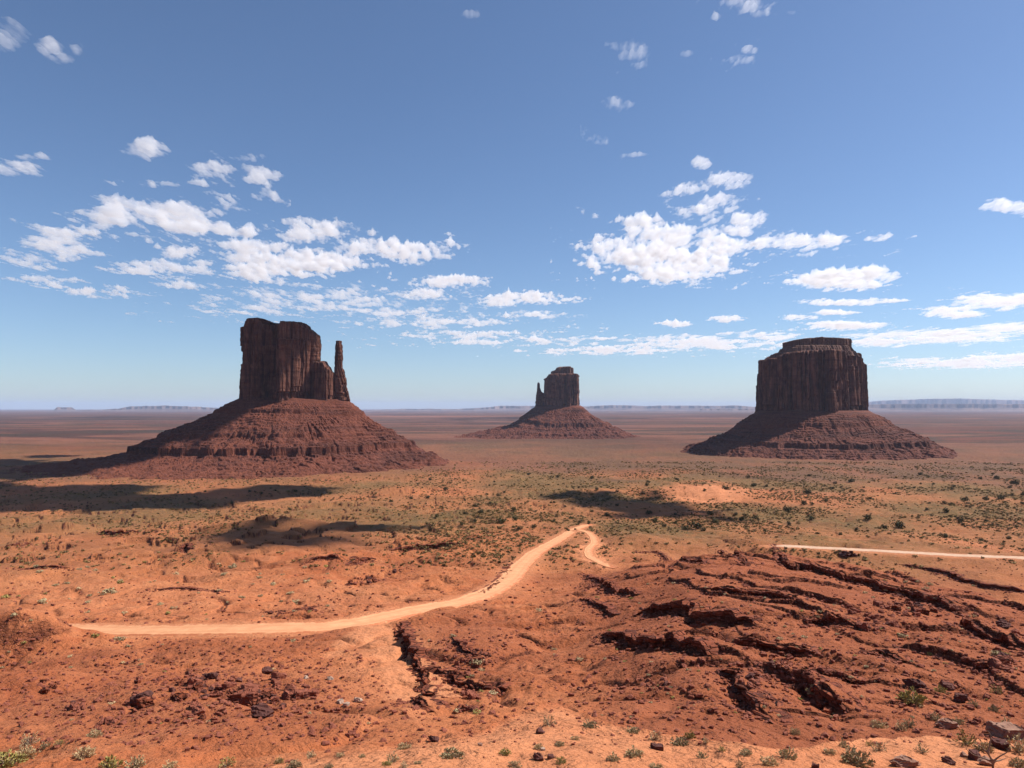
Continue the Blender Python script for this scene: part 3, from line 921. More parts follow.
def cliff(name, outline, z0, top, parent, mat, origin, step=1.3, zstep=1.7, pil=1.0, taper=0.03, rnd=5.0, flare=3.0, seed=1, tiers=None, cap_rise=2.0, detail=1.0, inset0=0.0):
    """outline in local metres (x right, y away, anticlockwise); top: function of local x -> z, or a number"""
    rg = np.random.default_rng(seed)
    O, per = closed_spline(outline, step)
    n = len(O)
    t = np.roll(O, -1, 0) - np.roll(O, 1, 0)
    t /= np.linalg.norm(t, axis=1)[:, None]
    area = 0.5 * np.sum(O[:, 0] * np.roll(O[:, 1], -1) - np.roll(O[:, 0], -1) * O[:, 1])
    nrm = np.stack([t[:, 1], -t[:, 0]], 1) * (1 if area > 0 else -1)
    u = np.arange(n) / n * per
    zt = top(O[:, 0]) if callable(top) else np.full(n, float(top))
    zt = zt + 1.2 * detail * perlin2(O[:, 0] / 9, O[:, 1] / 9, seed)
    hmax = float(zt.max() - z0)
    nz = max(10, int(hmax / zstep))
    vv = np.linspace(0, 1, nz)
    c1, e1 = cells1(u, 42 * detail, per, rg)
    c2, e2 = cells1(u, 17 * detail, per, rg)
    c3, e3 = cells1(u, 7 * detail, per, rg)
    U = np.tile(u, (nz, 1))
    Z = z0 + vv[:, None] * (zt - z0)[None]
    X0 = np.tile(O[:, 0], (nz, 1)); Y0 = np.tile(O[:, 1], (nz, 1))
    wob = 3.0 * detail * perlin3(X0 / 40, Y0 / 40, Z / 60, seed + 3)
    D = np.zeros((nz, n))

    def cell(e, amp, zfreq, sd):
        Uw = (U + wob) % per
        idx = np.searchsorted(e, Uw) % len(e)
        r1 = np.random.default_rng(sd).uniform(-1, 1, (len(e), 24))
        zi = np.clip((Z - z0) / zfreq + np.random.default_rng(sd + 1).uniform(0, 1, len(e))[idx], 0, 23).astype(int)
        lo = e[(idx - 1) % len(e)]; hi = e[idx]
        wdt = (hi - lo) % per
        ph = ((Uw - lo) % per) / np.maximum(wdt, 0.5)
        ed = np.minimum(ph, 1 - ph)
        rd_ = 1 - (1 - np.clip(ed * 2, 0, 1)) ** 2.5          # each pillar bulges, its joint is a crack
        return amp * (r1[idx, zi] * 0.75 + 1.1 * (rd_ - 1))
    D += cell(e1, 6.0 * pil, 130, seed + 10)
    D += cell(e2, 3.4 * pil, 70, seed + 20)
    D += cell(e3, 0.8 * pil, 60, seed + 30)
    D -= inset0
    ridg = np.abs(perlin3(X0 / 14, Y0 / 14, Z / 120, seed + 5))
    D -= 3.0 * pil * np.exp(-(ridg / 0.07) ** 2)
    D += 1.1 * detail * fbm3(X0 / 9, Y0 / 9, Z / 14, 4, seed + 7)
    # bedding breaks
    bed = perlin2(Z / 6.0, 0 * Z + seed, seed + 8)
    D += 0.22 * detail * np.sign(bed) * np.minimum(np.abs(bed) * 4, 1)
    if tiers:
        for (f, inset) in tiers:
            D -= inset * sstep(f - 0.006, f + 0.006, vv[:, None] + 0.02 * perlin2(U / 17, 0 * U, seed + 9))
    D -= taper * (Z - z0)
    D += flare * (1 - sstep(0, 0.16, vv))[:, None]
    hh = zt[None] - Z
    D -= np.where(hh < rnd, rnd * (1 - np.sqrt(np.clip(1 - (1 - hh / rnd) ** 2, 0, 1))), 0)
    X = X0 + nrm[None, :, 0] * D; Y = Y0 + nrm[None, :, 1] * D
    V = [np.stack([X, Y, Z], -1).reshape(-1, 3)]
    # cap rings
    cx, cy_ = X[-1].mean(), Y[-1].mean()
    nk = 14
    for k in range(1, nk):
        f = k / nk
        xx = X[-1] * (1 - f) + cx * f; yy = Y[-1] * (1 - f) + cy_ * f
        zz = (top(xx) if callable(top) else np.full(n, float(top))) + cap_rise * math.sin(min(1, f * 2) * math.pi / 2) + 1.0 * detail * fbm2(xx / 8, yy / 8, 3, seed + 12)
        zz = np.where(k < 3, np.minimum(zz, Z[-1] + 0.6 * k), zz)
        V.append(np.stack([xx, yy, zz], 1))
    V = np.vstack(V)
    fcs = grid_faces(nz + nk - 1, n, True)
    if area < 0:
        fcs = fcs[:, ::-1]
    ctr = len(V)
    V = np.vstack([V, [[cx, cy_, V[-n:, 2].mean()]]])
    b = (nz + nk - 2) * n
    tri = np.stack([b + np.arange(n), b + (np.arange(n) + 1) % n, np.full(n, ctr)], 1)
    o = mesh_np(name, V, [fcs, tri], mat, smooth=False, parent=parent)
    return o


def talus(name, outline, prof_by_az, parent, seed, origin, tmax, zstepn=260, nth=900, rough=1.0):
    """prof_by_az: list of (azimuth deg from +x anticlockwise, [(t, z)...]); t metres outward of the cliff foot"""
    O, per = closed_spline(outline, 1.5)
    c = O.mean(0)
    ang = np.arctan2(O[:, 1] - c[1], O[:, 0] - c[0]); rad = np.hypot(O[:, 0] - c[0], O[:, 1] - c[1])
    o_ = np.argsort(ang)
    th = np.linspace(-np.pi, np.pi, nth, endpoint=False)
    r0 = np.interp(th, ang[o_], rad[o_], period=2 * np.pi)
    kern = np.ones(41) / 41
    r0 = np.convolve(np.concatenate([r0[-20:], r0, r0[:20]]), kern, 'valid')
    # sampling in t: fine
    tt = np.concatenate([[-14, -7], np.linspace(0, 1, zstepn) ** 1.15 * tmax])
    azs = np.radians(np.array([p[0] for p in prof_by_az], float)) % (2 * np.pi)
    od = np.argsort(azs)
    azs = azs[od]
    PT = np.array([[q[0] for q in prof_by_az[i][1]] for i in od]); PZ = np.array([[q[1] for q in prof_by_az[i][1]] for i in od])
    az2 = np.concatenate([azs, [azs[0] + 2 * np.pi]])
    PT = np.vstack([PT, PT[:1]]); PZ = np.vstack([PZ, PZ[:1]])
    thm = (th - azs[0]) % (2 * np.pi) + azs[0]
    ki = np.clip(np.searchsorted(az2, thm, 'right') - 1, 0, len(azs) - 1)
    fr_ = (thm - az2[ki]) / (az2[ki + 1] - az2[ki])
    fr_ = fr_ * fr_ * (3 - 2 * fr_)
    pt = PT[ki] * (1 - fr_)[:, None] + PT[ki + 1] * fr_[:, None]
    pz = PZ[ki] * (1 - fr_)[:, None] + PZ[ki + 1] * fr_[:, None]
    T, TH = np.meshgrid(tt, th, indexing='ij')
    X = c[0] + (r0[None] + T) * np.cos(TH); Y = c[1] + (r0[None] + T) * np.sin(TH)
    wt = T * (1 + 0.10 * perlin2(X / 85, Y / 85, seed) + 0.07 * perlin2(X / 26, Y / 26, seed + 1) + 0.025 * perlin2(X / 9, Y / 9, seed + 2))
    Z = np.full_like(T, pz[0, 0])
    Z[:] = pz[None, :, 0]
    for q in range(pt.shape[1] - 1):
        a0 = pt[None, :, q]; a1 = pt[None, :, q + 1]
        f = np.clip((wt - a0) / (a1 - a0), 0, 1)
        Z = Z + f * (pz[:, q + 1] - pz[:, q])[None]
    m = np.clip(T / 20, 0, 1)
    Z = Z + m * rough * (2.0 * fbm2(X / 38, Y / 38, 3, seed + 4) + 1.0 * fbm2(X / 9, Y / 9, 4, seed + 5, 0.6))
    rub = perlin2(X / 6.5, Y / 6.5, seed + 6)
    rpt = sstep(-0.2, 0.4, fbm2(X / 60, Y / 60, 2, seed + 12))
    Z = Z + m * rough * (6.0 * np.maximum(rub - 0.28, 0) * rpt + 0.7 * perlin2(X / 3.6, Y / 3.6, seed + 15))
    gl = np.abs(perlin2(TH * 11 + 0.5 * perlin2(X / 50, Y / 50, seed + 14), T / 200, seed + 13))
    Z = Z - m * rough * 4.5 * np.exp(-(gl / 0.09) ** 2) * np.clip(T / 60, 0, 1) * rpt
    # small benches
    fade = np.clip((tmax * 0.8 - T) / (tmax * 0.3), 0.0, 1)
    st = 7.0
    zz = Z / st + 0.9 * perlin2(X / 60, Y / 60, seed + 9) + 0.3 * perlin2(X / 15, Y / 15, seed + 11)
    fr = zz - np.floor(zz)
    Z = Z + 0.42 * st * (sstep(0.38, 0.62, fr) - fr) * fade * m * sstep(-0.5, 0.3, perlin2(X / 70, Y / 70, seed + 10))
    Z = np.where(T > tmax * 0.97, Z - 30 * (T / tmax - 0.97) / 0.03, Z)
    V = np.stack([X, Y, Z], -1).reshape(-1, 3)
    f = grid_faces(len(tt), nth, True)[:, ::-1]
    f = f[:, ::-1]
    o = mesh_np(name, V, [f], M_talus, smooth=False, parent=parent)
    lowf = sstep(0.30, 0.75, T / tmax + 0.06 * perlin2(X / 50, Y / 50, seed + 16)).ravel()
    add_attr(o, 'foot', np.stack([lowf, lowf, lowf], 1))
    return o


def profile_x(pts):
    xs = [p[0] for p in pts]; zs = [p[1] for p in pts]
    return lambda x: np.interp(x, xs, zs)


# --- west: broad tower with a thumb on its right
D1 = 1900.0
S1 = D1 / F


def lx(px, c, s): return (px - c) * s
def lz(py, s): return CZ + (408.3 - py) * s


X1 = (290 - 512) * S1
WB = empty('butte', (X1, D1, 0), 'tall square-topped red butte with a thin separate spire on its right side', 'butte')
a = lambda p: lx(p, 290, S1)
out1 = [(a(243.5), -38), (a(252), -62), (a(266), -58), (a(271), -34), (a(279), -30), (a(283), -66), (a(289), -80), (a(306), -52), (a(322), -10), (a(322), 20), (a(306), 58), (a(270), 62), (a(248), 40), (a(242), 0)]
top1 = profile_x([(a(238), lz(331, S1)), (a(244), lz(327, S1)), (a(248), lz(323.5, S1)), (a(253), lz(320.5, S1)), (a(262), lz(320, S1)), (a(268), lz(321.5, S1)), (a(272), lz(324.5, S1)), (a(282), lz(324.5, S1)), (a(290), lz(324, S1)), (a(303), lz(323.5, S1)), (a(309), lz(327, S1)), (a(316), lz(330.5, S1)), (a(322), lz(335, S1))])
cliff('tower', out1, 150, top1, WB, M_cliff, None, seed=21, inset0=2.5, taper=0.012, pil=1.0, rnd=5, flare=2)
out1b = [(a(317), -30), (a(322), -40), (a(330), -38), (a(336), -24), (a(337), 4), (a(330), 22), (a(318), 24), (a(313), 0)]
top1b = profile_x([(a(314), lz(362, S1)), (a(320), lz(363, S1)), (a(321), lz(366, S1)), (a(322.5), lz(362.5, S1)), (a(326), lz(362.5, S1)), (a(328), lz(366.5, S1)), (a(332), lz(369, S1)), (a(337), lz(373, S1))])
cliff('shoulder', out1b, 150, top1b, WB, M_cliff, None, seed=31, taper=0.03, pil=0.55, rnd=4, flare=1.5, step=1.0, detail=0.7)
out1d = [(a(276), -48), (a(279), -58), (a(284), -58), (a(287), -48), (a(285), -38), (a(278), -38)]
cliff('buttress', out1d, 152, lz(377, S1), WB, M_cliff, None, seed=33, taper=0.10, pil=0.4, rnd=5, flare=2, step=1.0, detail=0.6)
out1c = [(a(336.2), -10), (a(338.5), -17), (a(343.5), -18), (a(348.3), -11), (a(349), 4), (a(345), 14), (a(338.5), 13), (a(336), 3)]


def thumb(name, base, prof, z0, parent, seed):
    """slender spire: outline scaled in x and y by height, prof = (z, left x, right x)"""
    O, per = closed_spline(base, 0.8)
    x0, x1 = O[:, 0].min(), O[:, 0].max()
    zs = np.arange(z0, prof[-1][0], 1.1)
    zl = [p[0] for p in prof]
    rows = []
    for z in zs:
        l = np.interp(z, zl, [p[1] for p in prof]); r = np.interp(z, zl, [p[2] for p in prof])
        k = (r - l) / (x1 - x0)
        xx = l + (O[:, 0] - x0) * k; yy = O[:, 1] * (0.35 + 0.65 * k)
        ccx, ccy = xx.mean(), yy.mean()
        dd = np.hypot(xx - ccx, yy - ccy) + 1e-6
        an = np.arctan2(yy - ccy, xx - ccx)
        dn = 1 + 0.09 * np.sign(perlin2(an * 2.2 + 0.02 * z, 0 * an + seed, seed)) + 0.10 * perlin3(xx / 6, yy / 6, xx * 0 + z / 9, seed + 1) + 0.05 * np.sign(perlin2(an * 0.5, 0 * an + z / 7, seed + 2))
        rows.append(np.stack([ccx + (xx - ccx) * dn, ccy + (yy - ccy) * dn, np.full(len(xx), z)], 1))
    n = len(O)
    last = rows[-1].mean(0)
    for f in (0.4, 0.8):
        rr = rows[len(zs) - 1] * (1 - f) + last * f
        rr[:, 2] += 0.6
        rows.append(rr)
    V = np.vstack(rows)
    fc = grid_faces(len(rows), n, True)
    ctr = len(V)
    V = np.vstack([V, [last + [0, 0, 0.8]]])
    b = (len(rows) - 1) * n
    tri = np.stack([b + np.arange(n), b + (np.arange(n) + 1) % n, np.full(n, ctr)], 1)
    return mesh_np(name, V, [fc, tri], M_cliff, parent=parent)


thumb('spire', out1c, [(lz(408, S1), a(335.5), a(350.5)), (lz(397, S1), a(335.8), a(349)), (lz(387, S1), a(335.6), a(346.6)), (lz(376, S1), a(335.2), a(344.8)), (lz(371, S1), a(335), a(343.4)), (lz(367, S1), a(335.2), a(342)), (lz(355, S1), a(335.4), a(342.2)), (lz(346, S1), a(335.8), a(341.9)), (lz(343.5, S1), a(336), a(341)), (lz(340.8, S1), a(336.2), a(341))], lz(408, S1), WB, 41)
foot1 = [(a(240), -40), (a(252), -60), (a(284), -60), (a(300), -66), (a(325), -44), (a(349), -18), (a(349), 16), (a(325), 40), (a(290), 62), (a(246), 45)]
left1 = [(-14, 176), (0, 170), (46, 146), (49, 138), (110, 111), (172, 87), (176, 79), (236, 58), (239, 44), (290, 33), (380, 18), (480, 6), (620, -10)]
front1 = [(-14, 176), (0, 169), (44, 147), (47, 138), (95, 115), (146, 92), (150, 84), (206, 61), (209, 46), (260, 35), (340, 22), (430, 8), (620, -14)]
right1 = [(-14, 172), (0, 166), (36, 138), (40, 130), (75, 108), (112, 89), (116, 82), (160, 65), (163, 54), (214, 28), (250, 8), (296, -8), (620, -34)]
talus('talus', foot1, [(180, left1), (-90, front1), (0, right1), (90, left1)], WB, 51, None, 620, nth=1100)

# --- east: the small far butte with a thin finger on its left
D2 = 4000.0
S2 = D2 / F
X2 = (562 - 512) * S2
EB = empty('butte', (X2, D2, 0), 'smallest and farthest butte, in the middle, with a thin finger on its left', 'butte')
a = lambda p: lx(p, 562, S2)
out2 = [(a(543.5), -60), (a(552), -84), (a(575), -92), (a(579), -60), (a(581), 30), (a(574), 80), (a(552), 84), (a(543), 20)]
top2 = profile_x([(a(543), lz(379, S2)), (a(545.5), lz(377, S2)), (a(548), lz(375, S2)), (a(552), lz(374.5, S2)), (a(578), lz(374.5, S2)), (a(581), lz(378, S2))])
cliff('tower', out2, 130, top2, EB, M_cliff, None, seed=61, inset0=1.0, taper=0.03, pil=1.3, rnd=7, step=2.2, zstep=2.6, flare=3)
out2b = [(a(550.5), -46), (a(556), -66), (a(571), -62), (a(573.5), -20), (a(572), 44), (a(556), 50), (a(550), 10)]
top2b = profile_x([(a(550), lz(371.5, S2)), (a(555.2), lz(370.8, S2)), (a(556.5), lz(368.6, S2)), (a(559), lz(367.8, S2)), (a(570), lz(367.2, S2)), (a(573), lz(368.5, S2))])
cliff('cap', out2b, lz(377, S2), top2b, EB, M_cap, None, seed=63, taper=0.05, pil=0.8, rnd=5, step=2.0, zstep=2.0, flare=2)
out2c = [(a(536), -14), (a(540), -24), (a(546), -22), (a(548), 0), (a(546), 20), (a(540), 24), (a(536), 8)]
thumb('spire', out2c, [(lz(412, S2), a(535), a(550)), (lz(404, S2), a(536.2), a(549)), (lz(394.5, S2), a(536.8), a(546)), (lz(392, S2), a(537), a(541.5)), (lz(388, S2), a(537.2), a(540)), (lz(384.5, S2), a(537.4), a(539.8)), (lz(382.8, S2), a(537.7), a(539.2))], lz(412, S2), EB, 65)
foot2 = [(a(536), -30), (a(548), -84), (a(575), -94), (a(582), -50), (a(582), 40), (a(574), 84), (a(550), 84), (a(537), 30)]
left2 = [(-14, 166), (0, 158), (30, 138), (34, 134), (60, 116), (86, 101), (90, 88), (134, 62), (138, 58), (190, 48), (290, 24), (380, 2), (700, -24)]
front2 = [(-14, 164), (0, 157), (60, 118), (66, 110), (100, 90), (134, 70), (140, 54), (200, 38), (204, 34), (262, 22), (268, 12), (360, -6), (700, -28)]
right2 = [(-14, 164), (0, 156), (34, 122), (40, 114), (90, 88), (145, 64), (150, 52), (190, 38), (194, 34), (214, 22), (260, 6), (310, -8), (700, -30)]
talus('talus', foot2, [(180, left2), (-90, front2), (0, right2), (90, left2)], EB, 71, None, 700, nth=700, zstepn=170, rough=1.4)

# --- right: broad drum-shaped butte with a stepped cap
D3 = 2500.0
S3 = D3 / F
X3 = (812 - 512) * S3
MB_ = empty('butte', (X3, D3, 0), 'broad drum-shaped red butte with a stepped flat cap, standing at the right', 'butte')
a = lambda p: lx(p, 812, S3)
out3 = [(a(760), -30), (a(766), -92), (a(784), -130), (a(804), -148), (a(815), -154), (a(832), -118), (a(848), -78), (a(860), -34), (a(868), 12), (a(860), 90), (a(830), 150), (a(790), 140), (a(766), 80), (a(759), 20)]
top3 = profile_x([(a(758), lz(360, S3)), (a(766), lz(359.5, S3)), (a(769), lz(357, S3)), (a(772), lz(355, S3)), (a(800), lz(353, S3)), (a(850), lz(353, S3)), (a(858), lz(354, S3)), (a(863), lz(359, S3)), (a(868), lz(366, S3))])
cliff('tower', out3, 110, top3, MB_, M_cliff, None, seed=81, inset0=2.0, taper=0.022, pil=1.9, rnd=7, step=1.6, zstep=2.0, flare=3, cap_rise=1)
sh = lambda k, o: [(x * k, y * k) for x, y in o]
out3b = [(a(772), -40), (a(780), -96), (a(798), -118), (a(824), -112), (a(846), -86), (a(857), -20), (a(850), 70), (a(820), 110), (a(784), 90), (a(772), 20)]
top3b = profile_x([(a(771), lz(354, S3)), (a(778), lz(351, S3)), (a(785), lz(347.5, S3)), (a(850), lz(347, S3)), (a(855), lz(350, S3)), (a(858), lz(353, S3))])
cliff('shoulder', out3b, lz(358, S3), top3b, MB_, M_cap, None, seed=83, taper=0.5, pil=0.7, rnd=5, step=1.5, zstep=1.2, flare=2, cap_rise=1, tiers=[(0.45, 5)])
out3c = [(a(784), -30), (a(789), -66), (a(806), -84), (a(828), -78), (a(846), -50), (a(849), 10), (a(838), 56), (a(808), 70), (a(789), 50), (a(784), 10)]
top3c = profile_x([(a(783), lz(343, S3)), (a(788), lz(341.5, S3)), (a(800), lz(340.3, S3)), (a(812), lz(339.3, S3)), (a(826), lz(339.8, S3)), (a(845), lz(340.3, S3)), (a(849), lz(342, S3))])
cliff('cap', out3c, lz(350, S3), top3c, MB_, M_cap, None, seed=85, taper=0.02, pil=0.8, rnd=3, step=1.5, zstep=1.2, flare=0, cap_rise=0.5)
foot3 = [(a(758), -30), (a(764), -95), (a(784), -134), (a(806), -150), (a(824), -142), (a(848), -118), (a(864), -64), (a(870), 0), (a(860), 95), (a(830), 150), (a(790), 144), (a(766), 84), (a(757), 20)]
left3 = [(-14, 142), (0, 134), (60, 96), (66, 86), (90, 70), (117, 56), (120, 54), (150, 48), (156, 38), (200, 22), (226, 9), (262, -8), (560, -30)]
front3 = [(-14, 142), (0, 137), (54, 102), (60, 90), (90, 74), (118, 61), (122, 58), (164, 44), (170, 29), (214, 17), (246, 5), (290, -10), (560, -30)]
right3 = [(-14, 142), (0, 133), (50, 106), (56, 97), (80, 86), (107, 76), (110, 72), (160, 52), (166, 42), (196, 22), (226, 6), (266, -12), (560, -30)]
talus('talus', foot3, [(180, left3), (-90, front3), (0, right3), (90, left3)], MB_, 91, None, 560, nth=1100, zstepn=230, rough=1.2)

# ------------------------------------------------------------------ mesas on the horizon
M_mesa = mat_plain('far_mesa', (0.05, 0.032, 0.030), (0.20, 0.12, 0.09), 0.0007, 8.0)


def mesa_range(pts, Y0, thick, seed):
    """pts: (pixel x, pixel y) of the skyline; a flat-topped escarpment with a cliff above a talus slope"""
    xs = np.linspace(pts[0][0], pts[-1][0], int((pts[-1][0] - pts[0][0]) * 1.3) + 4)
    py = np.interp(xs, [p[0] for p in pts], [p[1] for p in pts])
    X, Zt = at_depth(xs, np.where(py < 410.8, py - 0.7, py), Y0)
    Zt = Zt + 12 * np.round(1.2 * perlin2(xs / 11, 0 * xs, seed)) + 5 * perlin2(xs / 2.2, 0 * xs, seed + 1)
    Zt = np.maximum(Zt, 6)
    fr = 700 * perlin2(xs / 16, 0 * xs, seed + 2) + 300 * perlin2(xs / 5, 0 * xs, seed + 3)
    rows = []
    for dy, f in ((-3.2, -0.2), (-2.2, 0.10), (-1.2, 0.26), (-0.5, 0.48), (-0.4, 0.9), (-0.3, 1.0), (1, 1.0), (thick, 1.0), (thick + 0.5, -0.2)):
        z = Zt * f if f >= 0 else 0 * Zt - 20
        sc_ = Y0 / 40000.0
        yy = Y0 + dy * 1000 * sc_ + fr * (1.0 if dy < 1 else 0.2) * sc_
        rows.append(np.stack([X * (yy / Y0), yy, z + 6 * perlin2(X / 300, yy / 300, seed + 5) * (f > 0) * (f < 1)], 1))
    V = np.vstack(rows)
    n = len(xs)
    m = len(rows)
    ends = [np.array([[i * n for i in range(m)]]), np.array([[i * n + n - 1 for i in range(m)][::-1]])]
    o = mesh_np('hills', V, [grid_faces(m, n)] + ends, M_mesa, smooth=False)
    return tag(o, kind='structure')


mesa_range([(-700, 411), (-200, 410), (20, 411), (54, 411), (57, 408.0), (72, 408.0), (76, 410.6), (100, 410.6), (118, 409.2), (128, 407.2), (165, 406.4), (190, 407.2), (222, 408.8), (300, 410.5), (420, 411)], 36000, 3, 1)
mesa_range([(360, 411), (400, 409.5), (460, 409.8), (484, 408.2), (500, 406.4), (540, 406.6), (575, 407.4), (592, 406.6), (612, 405.8), (640, 406.6), (700, 406.3), (740, 406.4), (760, 408), (830, 408)], 42000, 3, 2)
mesa_range([(700, 409.5), (760, 409.5), (800, 408), (860, 405.4), (900, 404.6), (950, 404.5), (1000, 404.6), (1100, 405), (1300, 407), (1700, 408)], 34000, 4, 3)
mesa_range([(820, 407), (880, 401.5), (920, 399.8), (960, 399.4), (1010, 400.8), (1060, 401.5), (1200, 404), (1400, 407)], 56000, 4, 4)
mesa_range([(380, 413.2), (470, 413), (560, 412.2), (640, 411.6), (700, 412), (780, 412.8)], 26000, 2, 5)

# ------------------------------------------------------------------ haze over the valley
hz_m = bpy.data.materials.new('haze_air')
hz_m.use_nodes = True
ht = hz_m.node_tree
for n in list(ht.nodes):
    ht.nodes.remove(n)
ho = ht.nodes.new('ShaderNodeOutputMaterial')
hv = ht.nodes.new('ShaderNodeVolumePrincipled')
hv.inputs['Density'].default_value = 1.4e-5
hv.inputs['Color'].default_value = (0.60, 0.74, 1.0, 1)
hv.inputs['Anisotropy'].default_value = 0.0
ht.links.new(hv.outputs[0], ho.inputs['Volume'])
b = 95000.0
zb, ztp = -60.0, 800.0
V = [(-b, -b, zb), (b, -b, zb), (b, b, zb), (-b, b, zb), (-b, -b, ztp), (b, -b, ztp), (b, b, ztp), (-b, b, ztp)]
hz = mesh_np('haze', V, np.array([(0, 3, 2, 1), (4, 5, 6, 7), (0, 1, 5, 4), (1, 2, 6, 5), (2, 3, 7, 6), (3, 0, 4, 7)]), hz_m)
tag(hz, kind='stuff')

# ------------------------------------------------------------------ clouds
CLZ = 2650.0


def mat_cloud(name, dens):
    m = bpy.data.materials.new(name)
    m.use_nodes = True
    t = m.node_tree
    for n in list(t.nodes):
        t.nodes.remove(n)
    o = t.nodes.new('ShaderNodeOutputMaterial')
    v = t.nodes.new('ShaderNodeVolumeScatter')
    v.inputs['Color'].default_value = (0.995, 0.995, 0.995, 1)
    v.inputs['Density'].default_value = dens
    v.inputs['Anisotropy'].default_value = 0.25
    t.links.new(v.outputs[0], o.inputs['Volume'])
    return m


M_cloud = mat_cloud('cloud_thick', 0.0066)
M_cloudthin = mat_cloud('cloud_thin', 0.0045)


def parts_of(t):
    """label the separate pieces of a thickness field"""
    m = t > 0
    lab = np.where(m, np.arange(m.size).reshape(m.shape) + 1, 0)
    while True:
        p = np.pad(lab, 1)
        n_ = lab
        for dy in (0, 1, 2):
            for dx in (0, 1, 2):
                n_ = np.maximum(n_, p[dy:dy + lab.shape[0], dx:dx + lab.shape[1]])
        n_ = np.where(m, n_, 0)
        if (n_ == lab).all():
            break
        lab = n_
    ids, cnt = np.unique(lab[m], return_counts=True)
    return lab, ids, cnt


def slab(name, X, Y, Z, t, mat, up=0.65):
    """closed lens of cloud from a thickness field on a grid"""
    nr, nc = X.shape
    t = t.copy()
    t[0] = t[-1] = 0; t[:, 0] = t[:, -1] = 0
    top = np.stack([X, Y, Z + up * t], -1).reshape(-1, 3)
    bot = np.stack([X, Y, Z - (1 - up) * t], -1).reshape(-1, 3)
    q = grid_faces(nr, nc)
    tf = t.ravel()
    keep = (tf[q] > 0).any(1)
    q = q[keep]
    if not len(q):
        return None
    N = nr * nc
    bi = np.where(tf > 0, np.arange(N) + N, np.arange(N))
    fq = np.concatenate([q, bi[q][:, ::-1]])
    V = np.vstack([top, bot])
    used = np.unique(fq)
    mp = np.full(2 * N, -1); mp[used] = np.arange(len(used))
    return mesh_np(name, V[used], mp[fq], mat, smooth=True)


def cloud(label, ells, T, thr=0.0, freq=1.0, thin=False, seed=0, stretch=2.0, amp=1.0, frag=None):
    """ells: (pixel x, y, half width, half height, weight)"""
    x0 = min(e[0] - e[2] * 1.5 for e in ells); x1 = max(e[0] + e[2] * 1.5 for e in ells)
    y0 = min(e[1] - e[3] * 1.5 for e in ells); y1 = max(e[1] + e[3] * 1.5 for e in ells)
    y1 = min(y1, 384)
    stp = 0.8
    PX, PY = np.meshgrid(np.arange(x0, x1, stp), np.arange(y0, y1, stp * 0.6))
    dx, dy, dz = ray(PX, PY)
    tt = (CLZ - CZ) / dz
    X, Y = dx * tt, dy * tt
    m = np.zeros_like(PX)
    for e in ells:
        q = np.sqrt(((PX - e[0]) / e[2]) ** 2 + ((PY - e[1]) / e[3]) ** 2)
        m = np.maximum(m, (e[4] if len(e) > 4 else 1.0) * np.clip(1.35 - q, 0, 1))
    s = freq
    n = fbm2(X / (560 * s), Y / (560 * stretch * s), 7, seed, 0.62)
    n2 = perlin2(X / (170 * s), Y / (170 * stretch * s), seed + 9)
    n3 = fbm2(X / (150 * s), Y / (230 * stretch * s), 4, seed + 19, 0.62)
    v = m * 1.28 - 0.53 + amp * 0.76 * n + 0.34 * n3 - thr
    t = np.clip(v, 0, 1)
    tk = T * 0.62 * np.clip((408.0 - PY) / 150.0, 0.4, 1.6) ** -0.7
    t = tk * (t ** 1.35) * (0.9 + 0.45 * np.clip(n2, -0.8, 1)) * np.clip(0.95 + 0.9 * n3, 0.04, 2)
    Z = CLZ + 40 * perlin2(X / 900, Y / 1800, seed + 4)
    t = np.maximum(t, 0)
    if frag:
        t[0] = t[-1] = 0; t[:, 0] = t[:, -1] = 0
        lab, ids, cnt = parts_of(t)
        big = ids[cnt > 0.07 * cnt.max()]
        for k in big:
            o = slab('cloud', X, Y, Z, np.where(lab == k, t, 0), M_cloudthin if thin else M_cloud)
            if o:
                tag(o, frag if len(big) > 1 else label, 'cloud', frag if len(big) > 1 else None)
        return
    o = slab('cloud', X, Y, Z, t, M_cloudthin if thin else M_cloud)
    if o:
        tag(o, label, 'cloud')
    return o


cloud('small puffy cloud alone high in the blue, like a lens, above the left butte', [(148, 151, 24, 10)], 230, seed=1, amp=0.5)
cloud('wispy torn cloud in the top left corner of the sky', [(8, 36, 20, 13), (-20, 40, 30, 16)], 90, thin=True, seed=2, freq=.7)
cloud('broken small cloud near the top left corner, of three white tufts', [(52, 48, 16, 9), (62, 60, 18, 7), (78, 50, 10, 9), (58, 97, 10, 3, .7)], 90, seed=3, freq=.6, frag='white cloud tuft of the small broken group near the top left corner')
cloud('flat layered cloud at the left edge of the sky', [(24, 167, 40, 11), (33, 156, 22, 6)], 170, seed=4, freq=.8)
cloud('forked cloud of two white bars right of the lens-shaped puff', [(225, 167, 32, 7), (258, 175, 20, 7), (248, 157, 18, 6)], 170, seed=5, freq=.7, frag='torn white cloud piece right of the lone lens-shaped puff')
cloud('widest rippled cloud bank in the left half of the sky', [(160, 213, 88, 16), (195, 228, 60, 14), (115, 220, 40, 12), (180, 185, 40, 4, .8)], 210, seed=6, freq=.8)
cloud('ragged cloud field below the rippled bank at the far left', [(60, 231, 30, 11), (52, 243, 34, 8), (75, 253, 34, 10, .9), (30, 258, 40, 14, .6), (40, 280, 40, 8, .5)], 150, seed=7, freq=.7, frag='ragged cloud piece below the rippled bank at the far left')
cloud('scatter of cloud scraps under the middle of the rippled bank', [(180, 252, 24, 8), (165, 268, 50, 10, .9), (130, 265, 30, 7, .8), (95, 292, 40, 6, .7), (180, 285, 40, 6, .5)], 150, seed=8, freq=.7, frag='cloud scrap floating under the middle of the widest rippled cloud bank')
